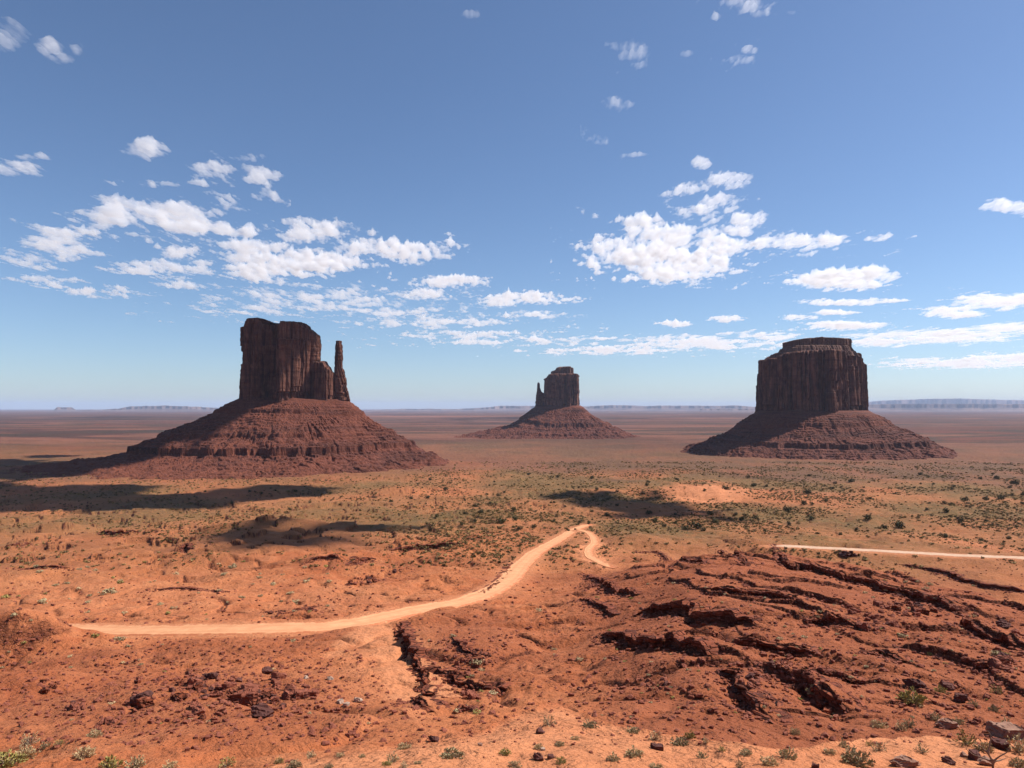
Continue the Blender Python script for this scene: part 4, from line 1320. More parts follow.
cloud('solid white cloud above the flat-bottomed long one, left of centre', [(318, 230, 40, 13), (300, 236, 26, 8)], 220, seed=9, freq=.8, amp=.7)
cloud('long flat-bottomed cloud hanging above the square-topped butte', [(262, 265, 50, 18), (310, 264, 55, 14), (255, 247, 36, 9), (245, 233, 14, 5)], 240, seed=10, freq=.9, amp=.8)
cloud('bright cloud with a ragged tail right of the flat-bottomed one', [(372, 248, 44, 11), (415, 252, 44, 11), (371, 231, 8, 4)], 210, seed=11, freq=.8, amp=.8)
cloud('thin flat cloud bar left of the middle of the sky', [(448, 282, 44, 7)], 150, seed=12, freq=.8, amp=.6)
cloud('short low cloud bar beneath the thin flat one', [(425, 294, 26, 6)], 140, seed=13, freq=.8, amp=.6)
cloud('long smooth cloud strip above the smallest butte', [(525, 298, 50, 7), (500, 302, 24, 5), (560, 300, 30, 3, .7)], 150, seed=14, freq=.9, amp=.6)
cloud('dim veil of cloud ripples above the spire of the left butte', [(320, 300, 130, 15, .78), (250, 310, 60, 8, .6), (390, 312, 70, 8, .75)], 90, thin=True, seed=15, freq=1.0)
cloud('faint streaks low in the sky between the left and middle buttes', [(430, 322, 80, 6, .8), (470, 335, 70, 6, .75), (530, 314, 50, 4, .8), (480, 342, 40, 4, .7)], 100, thin=True, seed=16, freq=1.2)
cloud('curling wispy cloud high up right of the middle', [(632, 46, 22, 11), (610, 42, 16, 6, .8), (640, 62, 14, 7, .8)], 75, thin=True, seed=17, freq=.5)
cloud('torn white cloud cut by the top edge of the photo', [(748, 6, 24, 9), (716, 18, 14, 4, .7), (765, 16, 14, 6, .7)], 110, seed=18, freq=.5)
cloud('small tuft just below the cloud cut by the top edge', [(740, 60, 20, 7), (750, 50, 10, 5)], 90, seed=19, freq=.5)
cloud('faint dot of cloud left of the tuft near the top', [(686, 50, 9, 4), (792, 14, 6, 3)], 60, thin=True, seed=20, freq=.5, amp=.5, frag='faint dot of cloud close to the tuft below the top edge')
cloud('two faint smears of cloud below the curling wisp', [(612, 106, 18, 7), (598, 140, 12, 5), (638, 155, 16, 3)], 60, thin=True, seed=21, freq=.5, frag='faint smear of cloud in the loose column below the curling wisp')
cloud('loose handful of white puffs over the biggest cloud of the right half', [(702, 165, 10, 6), (730, 180, 22, 9), (690, 188, 22, 9), (715, 200, 26, 7), (742, 182, 14, 8)], 130, seed=22, freq=.5, frag='white puff in the loose handful above the biggest cloud on the right')
cloud('biggest brightest cloud mass in the right half of the sky', [(640, 254, 60, 20), (680, 262, 60, 16), (660, 238, 50, 14), (634, 219, 26, 8), (670, 277, 50, 8), (605, 250, 20, 12)], 260, seed=23, freq=.8, amp=.85)
cloud('lumpy cloud joined to the upper right of the biggest mass', [(695, 212, 26, 9), (745, 217, 28, 8), (735, 232, 24, 6), (720, 245, 40, 12)], 190, seed=24, freq=.7)
cloud('cloud finger pointing right from the biggest mass', [(790, 243, 42, 10), (830, 243, 24, 7), (885, 238, 22, 4, .85)], 200, seed=25, freq=.8, amp=.8)
cloud('lone almond-shaped cloud above the drum-shaped butte', [(835, 280, 58, 11), (865, 275, 34, 8)], 230, seed=26, freq=.9, amp=.6)
cloud('small cloud running out of the right edge of the sky', [(1003, 206, 26, 6), (1024, 208, 24, 6)], 170, seed=27, freq=.7, amp=.6)
cloud('long white cloud low at the right edge of the sky', [(995, 302, 46, 9), (955, 312, 36, 6), (1030, 300, 40, 9)], 120, seed=28, freq=1.0, amp=.7)
cloud('thin cloud thread below the almond-shaped cloud', [(845, 302, 50, 3.5), (880, 301, 30, 2.5)], 110, seed=29, freq=1.0, amp=.6)
cloud('pair of small cloud dashes between the middle and the right butte', [(675, 324, 19, 3.2), (727, 319, 19, 3.2)], 130, seed=30, freq=1.0, amp=.5)
cloud('broad low veil of cloud left of the drum-shaped butte', [(700, 343, 90, 8, .9), (610, 350, 70, 5, .85), (760, 336, 50, 6, .85), (560, 340, 60, 5, .6)], 110, thin=True, seed=31, freq=1.8)
cloud('low bright cloud strip touching the right side of the drum-shaped butte', [(940, 336, 90, 8), (1010, 328, 40, 8), (880, 342, 40, 5)], 75, seed=32, freq=1.8, amp=.6)
cloud('two thin bars of cloud just above the drum-shaped butte', [(845, 326, 46, 5), (800, 318, 24, 3), (835, 312, 24, 3)], 130, seed=33, freq=1.2, amp=.6)
cloud('faint low haze cloud near the horizon at the far right', [(960, 363, 90, 6, .9), (1020, 358, 50, 6, .9)], 120, thin=True, seed=34, freq=2.5, amp=.6)
cloud('tiny cloud fleck at the top left of the middle', [(471, 16, 11, 5)], 60, thin=True, seed=35, freq=.5, amp=.6)

# clouds overhead, above the frame: only their shadows lie on the valley
SHADE_Z = 1900.0


def shade_cloud(px0, py0, rx, ry, seed, T=300.0, tilt=0.0, amp=0.6):
    """a cloud overhead whose shadow covers the ground seen at that spot"""
    PX, PY = np.meshgrid(np.linspace(px0 - rx * 1.5, px0 + rx * 1.5, 70), np.linspace(py0 - ry * 1.5, py0 + ry * 1.5, 50))
    q = np.sqrt(((PX - px0) / rx) ** 2 + ((PY - py0 - tilt * (PX - px0)) / ry) ** 2)
    gx, gy = hit([px0], [py0], height, 60)
    gz = height(gx, gy)[0]
    dx, dy, dz = ray(PX, np.maximum(PY, 413))
    t = (gz - CZ) / dz
    X, Y = dx * t, dy * t
    sx = SD[0] / SD[2] * (SHADE_Z - gz); sy = SD[1] / SD[2] * (SHADE_Z - gz)
    wl = float(np.ptp(X)) / 7
    n = fbm2(X / wl, Y / (wl * 1.3), 5, seed)
    th = 0.08 * T * np.clip((1.35 - q) * 0.85 + amp * n - 0.25, 0, 1)
    return slab('clouds', X + sx, Y + sy, np.full_like(X, SHADE_Z), th, M_shade)


M_shade = mat_cloud('cloud_dense', 0.08)
SH = [
    (70, 499, 230, 15, 101, 34, 0.0), (268, 541, 66, 19, 103, 420, 0.0), (370, 528, 60, 6, 104, 160, -0.10),
    (30, 470, 130, 11, 105, 45, 0.0), (640, 506, 70, 14, 106, 30, 0.15),
]
shv = []
for (px0, py0, rx, ry, sd, T, tl) in SH:
    o = shade_cloud(px0, py0, rx, ry, sd, T, tl)
    if o:
        tag(o, kind='stuff')

# ------------------------------------------------------------------ rock ledges
def ledge_mesh(Ld, li):
    L = Ld['L']; h = Ld['h']
    t, nr = normals2(L)
    # smooth the normals
    k = np.ones(9) / 9
    nr = np.stack([np.convolve(np.pad(nr[:, i], 4, mode='edge'), k, 'valid') for i in (0, 1)], 1)
    nr /= np.linalg.norm(nr, axis=1)[:, None]
    n = len(L)
    s = np.arange(n) * 0.6
    rg = np.random.default_rng(300 + li)
    e = np.sort(rg.uniform(0, s[-1], max(3, int(s[-1] / 2.2))))
    idx = np.searchsorted(e, s)
    r1 = rg.uniform(-1, 1, len(e) + 1)[idx]; r2 = rg.uniform(-1, 1, len(e) + 1)[idx]; r3 = rg.uniform(0, 1, len(e) + 1)[idx]
    H = Ld['H']
    back = L - nr * 2.2
    ztop = height(back[:, 0], back[:, 1])
    zlow = height((L + nr * 1.6)[:, 0], (L + nr * 1.6)[:, 1])
    hh = np.maximum(ztop - zlow, 0.1)
    en = np.clip(h / H, 0.05, 1.2)
    jut = (0.28 * H * (0.5 + 0.5 * r1) + 0.15) * en
    top = ztop + (0.10 + 0.12 * H * r2) * en
    secs = []

    def sec(off, z, jit=0.12):
        o_ = off + jit * perlin2(s / 1.1, 0 * s + len(secs) * 2.3, 400 + li) + 0 * s
        secs.append(np.stack([L[:, 0] + nr[:, 0] * o_, L[:, 1] + nr[:, 1] * o_, z + jit * 0.7 * perlin2(s / 0.9, 0 * s + len(secs) * 5.1, 420 + li)], 1))
    sec(-4.5 + 0 * s, height((L - nr * 4.5)[:, 0], (L - nr * 4.5)[:, 1]) - 0.35, 0.1)
    sec(-2.4 + 0.4 * r1, ztop + 0.02 + 0.03 * r2, 0.1)
    sec(-0.9 + 0.3 * jut, top - 0.02, 0.1)
    sec(jut * 0.92, top, 0.1)
    sec(jut, top - 0.22 * hh * (0.7 + 0.6 * r3), 0.12)
    sec(jut * 0.85 - 0.15, top - 0.42 * hh, 0.12)
    sec(jut * 0.2 - 0.45 - 0.3 * r3, top - 0.5 * hh, 0.12)
    sec(jut * 0.2 - 0.4, top - 0.85 * hh, 0.15)
    sec(0.5 + 0.3 * r2, zlow + 0.15, 0.15)
    sec(1.6 + 0.4 * r1, zlow - 0.5, 0.1)
    V = np.stack(secs, 1).reshape(-1, 3)
    f = grid_faces(n, len(secs))[:, ::-1]
    o = mesh_np('rock_ledge', V, f, M_ledge, smooth=False)
    return tag(o, Ld['lab'], 'rock ledge', 'rock ledges stepping down the red slopes')


for li, Ld in enumerate(LED):
    ledge_mesh(Ld, li)

# ------------------------------------------------------------------ boulders
def ico(sub):
    import bmesh
    bm = bmesh.new()
    bmesh.ops.create_icosphere(bm, subdivisions=sub, radius=1.0)
    V = np.array([v.co[:] for v in bm.verts]); Fc = np.array([[v.index for v in f.verts] for f in bm.faces])
    bm.free()
    return V, Fc


def rock_shape(seed, sub=3, flat=0.7, block=False):
    V, Fc = ico(sub)
    rg = np.random.default_rng(seed)
    V = V.copy()
    V0 = V.copy()
    if block:                                        # joint faces at right angles
        for ax in range(3):
            for sg in (-1, 1):
                d = np.zeros(3); d[ax] = sg
                d += rg.normal(0, 0.08, 3); d /= np.linalg.norm(d)
                V = V - np.outer(np.maximum(V @ d - rg.uniform(0.42, 0.6), 0), d)
    for _ in range(3 if block else 16):              # chop with planes: angular faces
        d = rg.normal(size=3); d /= np.linalg.norm(d)
        o = rg.uniform(0.38, 0.78)
        k = V @ d
        V = V - np.outer(np.maximum(k - o, 0), d)
    V = V * (rg.uniform(0.8, 1.3), rg.uniform(0.7, 1.1), flat * rg.uniform(0.8, 1.15))
    V = V + V0 * (0.05 * np.sign(perlin3(V0[:, 0] * 1.7, V0[:, 1] * 1.7, V[:, 2] * 6, seed + 2)))[:, None]
    V = V * 1.35 * (1 + 0.06 * fbm3(V0[:, 0] * 3.2, V0[:, 1] * 3.2, V0[:, 2] * 3.2, 4, seed))[:, None]
    return V, Fc


ROCKS = [rock_shape(500 + i, 4, [0.85, 0.75, 0.9, 0.7, 0.8, 0.65, 0.8, 0.95][i], i % 2 == 1) for i in range(8)]
ROCKM = {}


def rock_mesh(i, mat):
    key = (i, mat.name)
    if key not in ROCKM:
        o = mesh_np('boulder', ROCKS[i][0], ROCKS[i][1], mat, smooth=False, link=False)
        ROCKM[key] = o.data
        bpy.data.objects.remove(o)
    return ROCKM[key]


def place_rock(x, y, r, mat, label, group=None, name='boulder', rot=None, sink=0.25, var=None, sq=(1, 1, 1), cat='boulder'):
    i = random.randrange(8) if var is None else var
    o = bpy.data.objects.new(name, rock_mesh(i, mat))
    z = float(height(np.array([x]), np.array([y]))[0])
    o.location = (x, y, z + r * (0.6 - sink) * sq[2])
    o.scale = (r * sq[0], r * sq[1], r * sq[2])
    o.rotation_euler = rot if rot else (random.uniform(-.3, .3), random.uniform(-.3, .3), random.uniform(0, 6.28))
    COL.objects.link(o)
    return tag(o, label, cat, group)


def depth_scale(x, y):
    return F / math.hypot(x, y)


# boulder fields: pixel centre, half sizes, count, size range in metres (radius), label, group
FIELDS = [
    (235, 690, 105, 36, 84, (0.4, 1.35), 'dark red boulder strewn on the slope below the dirt road', 'boulders strewn below the dirt road'),
    (70, 690, 65, 40, 18, (0.3, 0.8), 'red boulder on the sandy slope at the far lower left', 'boulders on the lower left slope'),
    (455, 662, 42, 24, 36, (0.3, 0.8), 'dark boulder in the rubble bank of the sandy wash', 'boulders in the wash bank'),
    (470, 696, 40, 10, 16, (0.3, 0.7), 'dark block fallen along the lower ledge of the wash', 'blocks along the lower wash ledge'),
    (885, 620, 60, 24, 40, (0.5, 1.3), 'dark red block fallen below the longest rock ledge', 'blocks fallen below the longest ledge'),
    (985, 660, 45, 24, 26, (0.5, 1.3), 'big dark block heaped under the ledge by the right edge', 'blocks heaped at the right edge'),
    (760, 665, 70, 20, 22, (0.3, 0.8), 'red block scattered between the lower ledges', 'blocks between the lower ledges'),
    (655, 672, 60, 26, 10, (0.25, 0.5), 'small stone on the smooth dark slope left of the lower ledges', 'stones on the smooth dark slope'),
    (620, 590, 50, 14, 12, (0.4, 0.9), 'dark stone on the left shoulder of the ledge hill', 'stones on the left shoulder of the hill'),
    (370, 578, 44, 12, 18, (0.6, 1.4), 'broken slab on the mound above the dirt road', 'slabs on the mound above the road'),
    (300, 608, 34, 6, 10, (0.5, 1.0), 'tilted slab in the row just beyond the dirt road', 'slabs just beyond the road'),
]
small_pts = []
nbig = 0
for (cx, cy_, rx, ry, cnt, (r0, r1), lab, grp) in FIELDS:
    m = 1 if cnt < 30 else 1
    pts = []
    cl = [(random.gauss(cx, rx * 0.55), random.gauss(cy_, ry * 0.5)) for _ in range(max(3, cnt // 4))]
    for k in range(cnt):
        c = random.choice(cl)
        pts.append((random.gauss(c[0], rx * 0.11), min(random.gauss(c[1], ry * 0.11), 735)))
    xs, ys = hit([p[0] for p in pts], [p[1] for p in pts], height, 58)
    for x, y in zip(xs, ys):
        r = r0 + (r1 - r0) * random.random() ** 2.2
        place_rock(x, y, r, random.choice([M_bould, M_bould, M_boulddk, M_ledge]), lab, grp, sink=0.3)
        nbig += 1
    # finer stones around
    for k in range(cnt * 7):
        c = random.choice(cl)
        small_pts.append((random.gauss(c[0], rx * 0.22), min(random.gauss(c[1], ry * 0.22), 738)))
for k in range(5200):
    small_pts.append((random.uniform(-10, 1034), random.uniform(565, 745)))
for k in range(1500):
    small_pts.append((random.gauss(190, 120), random.gauss(690, 30)))
for k in range(160):
    small_pts.append((random.uniform(-10, 1034), random.uniform(700, 775)))
for k in range(1200):
    small_pts.append((random.uniform(580, 1034), random.uniform(560, 720)))
xs, ys = hit([p[0] for p in small_pts], [p[1] for p in small_pts], height, 14)
# fallen pieces under the scarps of the ledge hill
qx = rng.uniform(0, 230, 60000); qy = rng.uniform(60, 330, 60000)
raw_height(qx, qy)
kk_ = np.nonzero(SAW['v'] > 0.5)[0][:1500]
xs = np.concatenate([xs, qx[kk_]]); ys = np.concatenate([ys, qy[kk_]])
for Ld in LED:
    tq, nq = normals2(Ld['L'])
    ii = rng.integers(0, len(Ld['L']), 5 * int(len(Ld['L']) * 0.6 / 2) + 8)
    of = rng.uniform(0.6, 4.5, len(ii)) * min(1.2, 0.5 + 0.3 * Ld['H'])
    pq = Ld['L'][ii] + nq[ii] * of[:, None] + rng.normal(0, 0.5, (len(ii), 2))
    xs = np.concatenate([xs, pq[:, 0]]); ys = np.concatenate([ys, pq[:, 1]])
# keep them off the roads
for rd in ROADS:
    d, _, _ = line_dist(xs, ys, rd['L'][::3], None, rd['Z'][::3])
    k = d > rd['w'] + 1
    xs, ys = xs[k], ys[k]
for tl, wd in TRK:
    d, _, _ = line_dist(xs, ys, tl, None, tl[:, 0])
    k = d > wd * 0.9
    xs, ys = xs[k], ys[k]


def merged(name, shapes, x, y, z, sx, sz, mats, rz=None, idx=None):
    n = len(x)
    idx = rng.integers(0, len(shapes), n) if idx is None else idx
    rz = rng.uniform(0, 6.28, n) if rz is None else rz
    VV = []; FF = []; off = 0
    for s_, (V, Fc) in enumerate(shapes):
        k = np.nonzero(idx == s_)[0]
        if not len(k):
            continue
        c, sn = np.cos(rz[k]), np.sin(rz[k])
        X = (V[None, :, 0] * c[:, None] - V[None, :, 1] * sn[:, None]) * sx[k, None] + x[k, None]
        Y = (V[None, :, 0] * sn[:, None] + V[None, :, 1] * c[:, None]) * sx[k, None] + y[k, None]
        Zz = V[None, :, 2] * sz[k, None] + z[k, None]
        VV.append(np.stack([X, Y, Zz], -1).reshape(-1, 3))
        FF.append((Fc[None] + (np.arange(len(k)) * len(V))[:, None, None] + off).reshape(-1, Fc.shape[1]))
        off += len(k) * len(V)
    return mesh_np(name, np.vstack(VV), np.vstack(FF), mats, smooth=False)


ROCKLOW = [rock_shape(600 + i, 3 if i % 2 else 2, 0.65, i % 2 == 1) for i in range(6)]
r = 0.10 + 0.42 * rng.random(len(xs)) ** 3.0
r = r * np.interp(np.hypot(xs, ys), [15, 45, 75, 120, 300], [0.16, 0.28, 0.75, 1.0, 1.5])
bx_, by_ = [], []
for Ld in LED:
    if Ld['H'] < 1.2:
        continue
    tq, nq = normals2(Ld['L'])
    ii = rng.integers(2, max(3, len(Ld['L']) - 2), int(len(Ld['L']) * 0.6 * 1.1))
    of = rng.uniform(-0.3, 2.2, len(ii))
    pq = Ld['L'][ii] + nq[ii] * of[:, None]
    bx_.append(pq[:, 0]); by_.append(pq[:, 1])
bx_ = np.concatenate(bx_); by_ = np.concatenate(by_)
br_ = 0.22 + 0.75 * rng.random(len(bx_)) ** 2.2
o = merged('rubble', [ROCKLOW[1], ROCKLOW[3], ROCKLOW[5]], bx_, by_, height(bx_, by_) + 0.15 * br_, br_, br_ * 0.85, M_ledge)
tag(o, kind='stuff')
o = merged('gravel', ROCKLOW, xs, ys, height(xs, ys) + 0.2 * r, r, r, M_bould)
tag(o, kind='stuff')

# single rocks near the viewer
HERO = [  # px, py of the base, width px, material, label, squash
    (945, 731, 23, M_bould2, 'tan-topped brown boulder casting a shadow on the bright near shelf', (1.0, .8, .7), 2),
    (1008, 742, 34, M_bould2, 'big grey-tan slab rock at the right edge, beside a round grey bush', (1.2, .8, .55), 5),
    (1001, 752, 24, M_boulddk, 'flat dark slab lying in front of the big grey-tan slab rock', (1.2, .8, .35), 3),
    (976, 762, 16, M_boulddk, 'dark brown boulder left of the dead twisted bush', (1, .9, .85), 1),
    (950, 766, 13, M_boulddk, 'low dark stone at the bottom edge near the dead bush', (1, .9, .7), 0),
    (964, 758, 9, M_bould2, 'small tan stone among the dark ones left of the dead bush', (1, .9, .7), 4),
    (986, 768, 20, M_bould2, 'grey-tan rock beneath the dead twisted bush', (1, .9, .7), 6),
    (903, 769, 26, M_bould2, 'half-buried pale rock cut by the bottom edge of the photo', (1.3, .9, .5), 2),
    (815, 770, 11, M_boulddk, 'dark rock cut by the bottom edge beside a big bush', (1, .9, .9), 7),
    (540, 762, 14, M_boulddk, 'dark rounded boulder near the bottom, left one of a touching pair', (1, .8, .7), 0),
    (551, 760, 10, M_boulddk, 'flat dark boulder near the bottom, right one of a touching pair', (1.2, .8, .55), 1),
    (543, 752, 9, M_stonep, 'pale whitish stone behind the touching dark pair of boulders', (1.2, .7, .5), 3),
    (658, 752, 17, M_boulddk, 'lone long dark rock on the bright shelf between small bushes', (1.4, .7, .5), 5),
    (480, 747, 9, M_bould2, 'flat tan stone on the near slope right of the wash', (1.3, .8, .35), 3),
    (434, 743, 14, M_boulddk, 'dark rock in the near slope below the wash', (1.1, .8, .7), 2),
    (540, 735, 12, M_boulddk, 'dark broken rock in the near left end of the bright shelf', (1.1, .8, .7), 4),
    (948, 692, 14, M_boulddk, 'dark boulder beside a green bush above the bright shelf', (1.2, .8, .7), 1),
    (960, 703, 16, M_boulddk, 'dark blocky boulder at the upper rim of the bright shelf', (1, .8, .8), 7),
    (915, 690, 20, M_boulddk, 'dark rock heap behind a round green bush', (1.1, .9, .8), 2),
    (1004, 630, 14, M_boulddk, 'dark rounded boulder standing on the slab above the right-edge ledge', (1, .9, .85), 0),
    (1016, 636, 13, M_bould, 'red boulder right of the dark rounded one above the right-edge ledge', (1, .9, .7), 6),
]
for (px_, py_, wpx, mat, lab, sq, var) in HERO:
    x, y = hit([px_], [py_ - 0.15 * wpx], height, 14)
    r = wpx * math.hypot(x[0], y[0]) / F / 2.9
    sq = (sq[0] ** 0.6, sq[1] ** 0.6, 0.55 + 0.6 * sq[2])
    place_rock(float(x[0]), float(y[0]), r, mat, lab, None, sink=0.2, var=var, sq=sq, rot=(0.05, 0.1, random.uniform(-.4, .4)))

# dark rock stack on the crest
x, y = hit([848], [556], height, 60)
x, y = float(x[0]), float(y[0])
for k, (ox, oy, r_, zz) in enumerate([(-3.2, 0, 2.2, 0), (0.3, 0.5, 2.6, 0), (3.6, -.3, 2.0, 0), (-1.6, 0.2, 1.9, 2.3), (2.2, 0.4, 1.4, 2.2)]):
    lab = ['left foot block of the dark rock stack on the hill crest', 'largest middle block of the dark rock stack on the hill crest', 'right foot block of the dark rock stack on the hill crest',
           'upper left block topping the dark rock stack on the crest', 'upper right block topping the dark rock stack on the crest'][k]
    o = place_rock(x + ox, y + oy, r_, M_boulddk, lab, 'dark rock stack on the hill crest', sink=0.35, sq=(1, .9, .75), var=[1, 4, 6, 2, 3][k])
    o.location.z += zz * 0.75
# pale stones
for (px_, py_, w_, lab) in [(340, 703, 7, 'whitish stone in the small pale cluster, left one'), (346, 706, 6, 'whitish stone in the small pale cluster, lower middle one'), (357, 702, 7, 'whitish stone in the small pale cluster, right one'),
                            (306, 679, 6, 'pale stone higher up the slope above the small pale cluster'), (330, 680, 7, 'pale grey stone by itself beside the tyre tracks')]:
    x, y = hit([px_], [py_], height, 60)
    place_rock(float(x[0]), float(y[0]), w_ * math.hypot(x[0], y[0]) / F / 2, M_stonep, lab, 'whitish stones on the slope', sink=0.2)

# ------------------------------------------------------------------ plants
def shrub_shapes(seed, nst=46, leaves=9, up=0.75, lw=0.03, spread=1.0):
    """twigs (thin prisms) and leaves (small blades), unit radius, base at z = 0"""
    rg = np.random.default_rng(seed)
    TV, TF, LV, LF = [], [], [], []

    def blade(P, d, ln, w):
        side = np.cross(d, rg.normal(size=3)); side /= np.linalg.norm(side) + 1e-9
        i = len(LV)
        LV.extend([P - side * w * 0.3, P + d * ln * 0.5 + side * w, P + d * ln, P + d * ln * 0.45 - side * w])
        LF.append([i, i + 1, i + 2, i + 3])
    for k in range(nst):
        az = rg.uniform(0, 6.283); el = np.arccos(rg.uniform(0.02, 1.0)) * 0.98
        d = np.array([math.cos(az) * math.sin(el) * spread, math.sin(az) * math.sin(el) * spread, max(0.10, math.cos(el))])
        ln = rg.uniform(0.72, 1.08) * (0.9 + 0.18 * math.sin(3 * az + seed))
        prev = np.array([0.07 * math.cos(az), 0.07 * math.sin(az), 0.0])
        tip = d * np.array([ln, ln, ln * up * 1.25])
        mid = 0.5 * tip * rg.uniform(0.85, 1.15, 3)
        for a_, b_, w in ((prev, mid, 0.016), (mid, tip, 0.009)):
            dd = b_ - a_; s1 = np.cross(dd, [0.3, 0.2, 1.0]); s1 /= np.linalg.norm(s1) + 1e-9
            s2 = np.cross(dd, s1); s2 /= np.linalg.norm(s2) + 1e-9
            i = len(TV)
            for q in (a_, b_):
                for an in (0, 2.1, 4.2):
                    TV.append(q + w * (math.cos(an) * s1 + math.sin(an) * s2))
            for j in range(3):
                TF.append([i + j, i + (j + 1) % 3, i + 3 + (j + 1) % 3, i + 3 + j])
        for j in range(leaves):
            t = rg.uniform(0.42, 1.0)
            P = (prev * (1 - t) + mid * t) if rg.random() < 0.2 else (mid * (1 - t) + tip * t)
            dd = d / np.linalg.norm(d) + rg.normal(0, 0.55, 3)
            dd[2] += 0.25
            dd /= np.linalg.norm(dd)
            blade(P, dd, rg.uniform(0.12, 0.24), lw * rg.uniform(0.7, 1.3))
    return (np.array(TV), np.array(TF)), (np.array(LV), np.array(LF))


SHR = [shrub_shapes(700 + i, *[(60, 16, .7, .035, 1.0), (44, 12, .85, .03, .8), (70, 16, .62, .04, 1.1), (38, 10, .9, .028, .9), (56, 15, .75, .035, 1.0)][i]) for i in range(5)]
SHM = {}


def get_shrub(i, mat):
    key = (i, mat.name)
    if key not in SHM:
        a_ = mesh_np('twigs', SHR[i][0][0], SHR[i][0][1], M_twig, link=False)
        b_ = mesh_np('foliage', SHR[i][1][0], SHR[i][1][1], mat, link=False)
        SHM[key] = (a_.data, b_.data)
        bpy.data.objects.remove(a_); bpy.data.objects.remove(b_)
    return SHM[key]


def place_shrub(x, y, rad, mat, label, group, var=None, hs=1.0, name='desert_shrub', cat='shrub'):
    i = random.randrange(5) if var is None else var
    tm, lm = get_shrub(i, mat)
    z = float(height(np.array([x]), np.array([y]))[0])
    e = empty(name, (x, y, z - 0.03 * rad), label, cat, group)
    e.rotation_euler = (0, 0, random.uniform(0, 6.28))
    e.scale = (rad, rad, rad * hs)
    for nm, me in (('twigs', tm), ('foliage', lm)):
        c = bpy.data.objects.new(nm, me)
        COL.objects.link(c)
        c.parent = e
    return e


G, S_, W_ = M_green, M_sage, M_straw
NEAR = [  # px, base py, width px, kind
    (590, 727, 13, S_), (633, 732, 12, S_), (655, 740, 15, W_), (680, 745, 16, S_), (690, 738, 11, G), (634, 756, 16, S_), (613, 761, 14, S_), (702, 758, 11, S_),
    (722, 751, 9, G), (746, 755, 13, S_), (769, 765, 18, W_), (788, 758, 18, S_), (560, 746, 10, S_), (561, 763, 11, G), (539, 749, 9, W_), (656, 769, 12, S_), (549, 725, 16, W_),
    (856, 765, 28, S_), (844, 748, 13, S_), (879, 751, 15, S_), (922, 753, 14, S_), (909, 727, 14, S_), (936, 721, 13, S_), (958, 723, 9, S_), (901, 730, 13, W_),
    (967, 745, 19, G), (1006, 728, 13, W_), (912, 701, 20, G), (814, 694, 14, S_), (1019, 752, 24, S_), (879, 727, 13, W_), (973, 706, 8, S_), (994, 711, 9, S_),
    (997, 693, 11, G), (941, 692, 11, G), (795, 734, 10, W_), (984, 750, 14, W_), (1019, 767, 15, S_), (404, 749, 13, W_), (393, 762, 15, S_), (387, 765, 9, G), (404, 768, 11, S_),
    (452, 757, 21, S_), (505, 754, 12, G), (515, 767, 14, W_), (279, 763, 9, G), (311, 757, 11, S_), (294, 767, 13, W_), (418, 764, 7, S_), (329, 768, 9, S_), (362, 757, 6, S_),
    (340, 756, 7, W_), (538, 748, 9, S_), (29, 744, 17, W_), (25, 758, 18, W_), (45, 748, 11, S_), (59, 745, 9, G), (85, 757, 17, W_), (110, 768, 21, G), (136, 768, 17, S_), (170, 768, 12, W_),
    (227, 766, 18, G), (280, 763, 9, S_), (5, 766, 26, G), (94, 737, 13, W_), (740, 768, 12, W_), (830, 753, 10, W_), (706, 743, 9, W_), (870, 746, 9, G), (575, 740, 8, W_),
]
xs, ys = hit([q[0] for q in NEAR], [q[1] for q in NEAR], height, 14)
KIND = {G.name: 'yellow-green', S_.name: 'grey-green', W_.name: 'straw-coloured'}
for (q, x, y) in zip(NEAR, xs, ys):
    rad = q[2] * math.hypot(x, y) / F / 1.75
    side = 'left' if q[0] < 460 else ('middle' if q[0] < 800 else 'right')
    lab = {'left': '%s low bush on the near slope at lower left', 'middle': '%s low bush on the bright sandy shelf at bottom middle', 'right': '%s low bush on the rock-strewn shelf at lower right'}[side] % KIND[q[3].name]
    gp = '%s bushes on the near ground, %s' % (KIND[q[3].name], side)
    if q[0] == 856:
        lab, gp = 'largest grey-green bush at the bottom, beside a dark rock', None
    if q[0] == 1019 and q[1] == 752:
        lab, gp = 'round grey bush cut by the right edge beside the slab rock', None
    if q[0] == 5:
        lab, gp = 'bright green bush cut by the lower left corner', None
    if q[0] == 912:
        lab, gp = 'round green bush in front of a dark rock heap', None
    place_shrub(float(x), float(y), rad, q[3], lab, gp, hs=random.uniform(0.85, 1.15))

# bushes farther down the slopes: single small meshes
def bush_shape(seed, n=150, flat=0.8, size=0.26):
    rg = np.random.default_rng(seed)
    V, Fc = [], []
    lob = [(rg.uniform(-.45, .45), rg.uniform(-.45, .45), rg.uniform(0.25, 0.6) * flat, rg.uniform(0.35, 0.6)) for _ in range(6)]
    for k in range(n):
        l = lob[rg.integers(len(lob))]
        d = rg.normal(size=3); d /= np.linalg.norm(d)
        P = np.array(l[:3]) + d * l[3] * rg.uniform(0.5, 1.0) * np.array([1, 1, flat])
        P[2] = max(P[2], 0.02)
        a1 = rg.normal(size=3); a1 /= np.linalg.norm(a1)
        a2 = np.cross(a1, d); a2 /= np.linalg.norm(a2) + 1e-9
        s = size * rg.uniform(0.6, 1.2)
        i = len(V)
        V.extend([P - a1 * s * 0.5, P + a2 * s * 0.35, P + a1 * s * 0.5, P - a2 * s * 0.35])
        Fc.append([i, i + 1, i + 2, i + 3])
    V = np.array(V); V[:, 2] = np.maximum(V[:, 2], -0.05)
    return V, np.array(Fc)


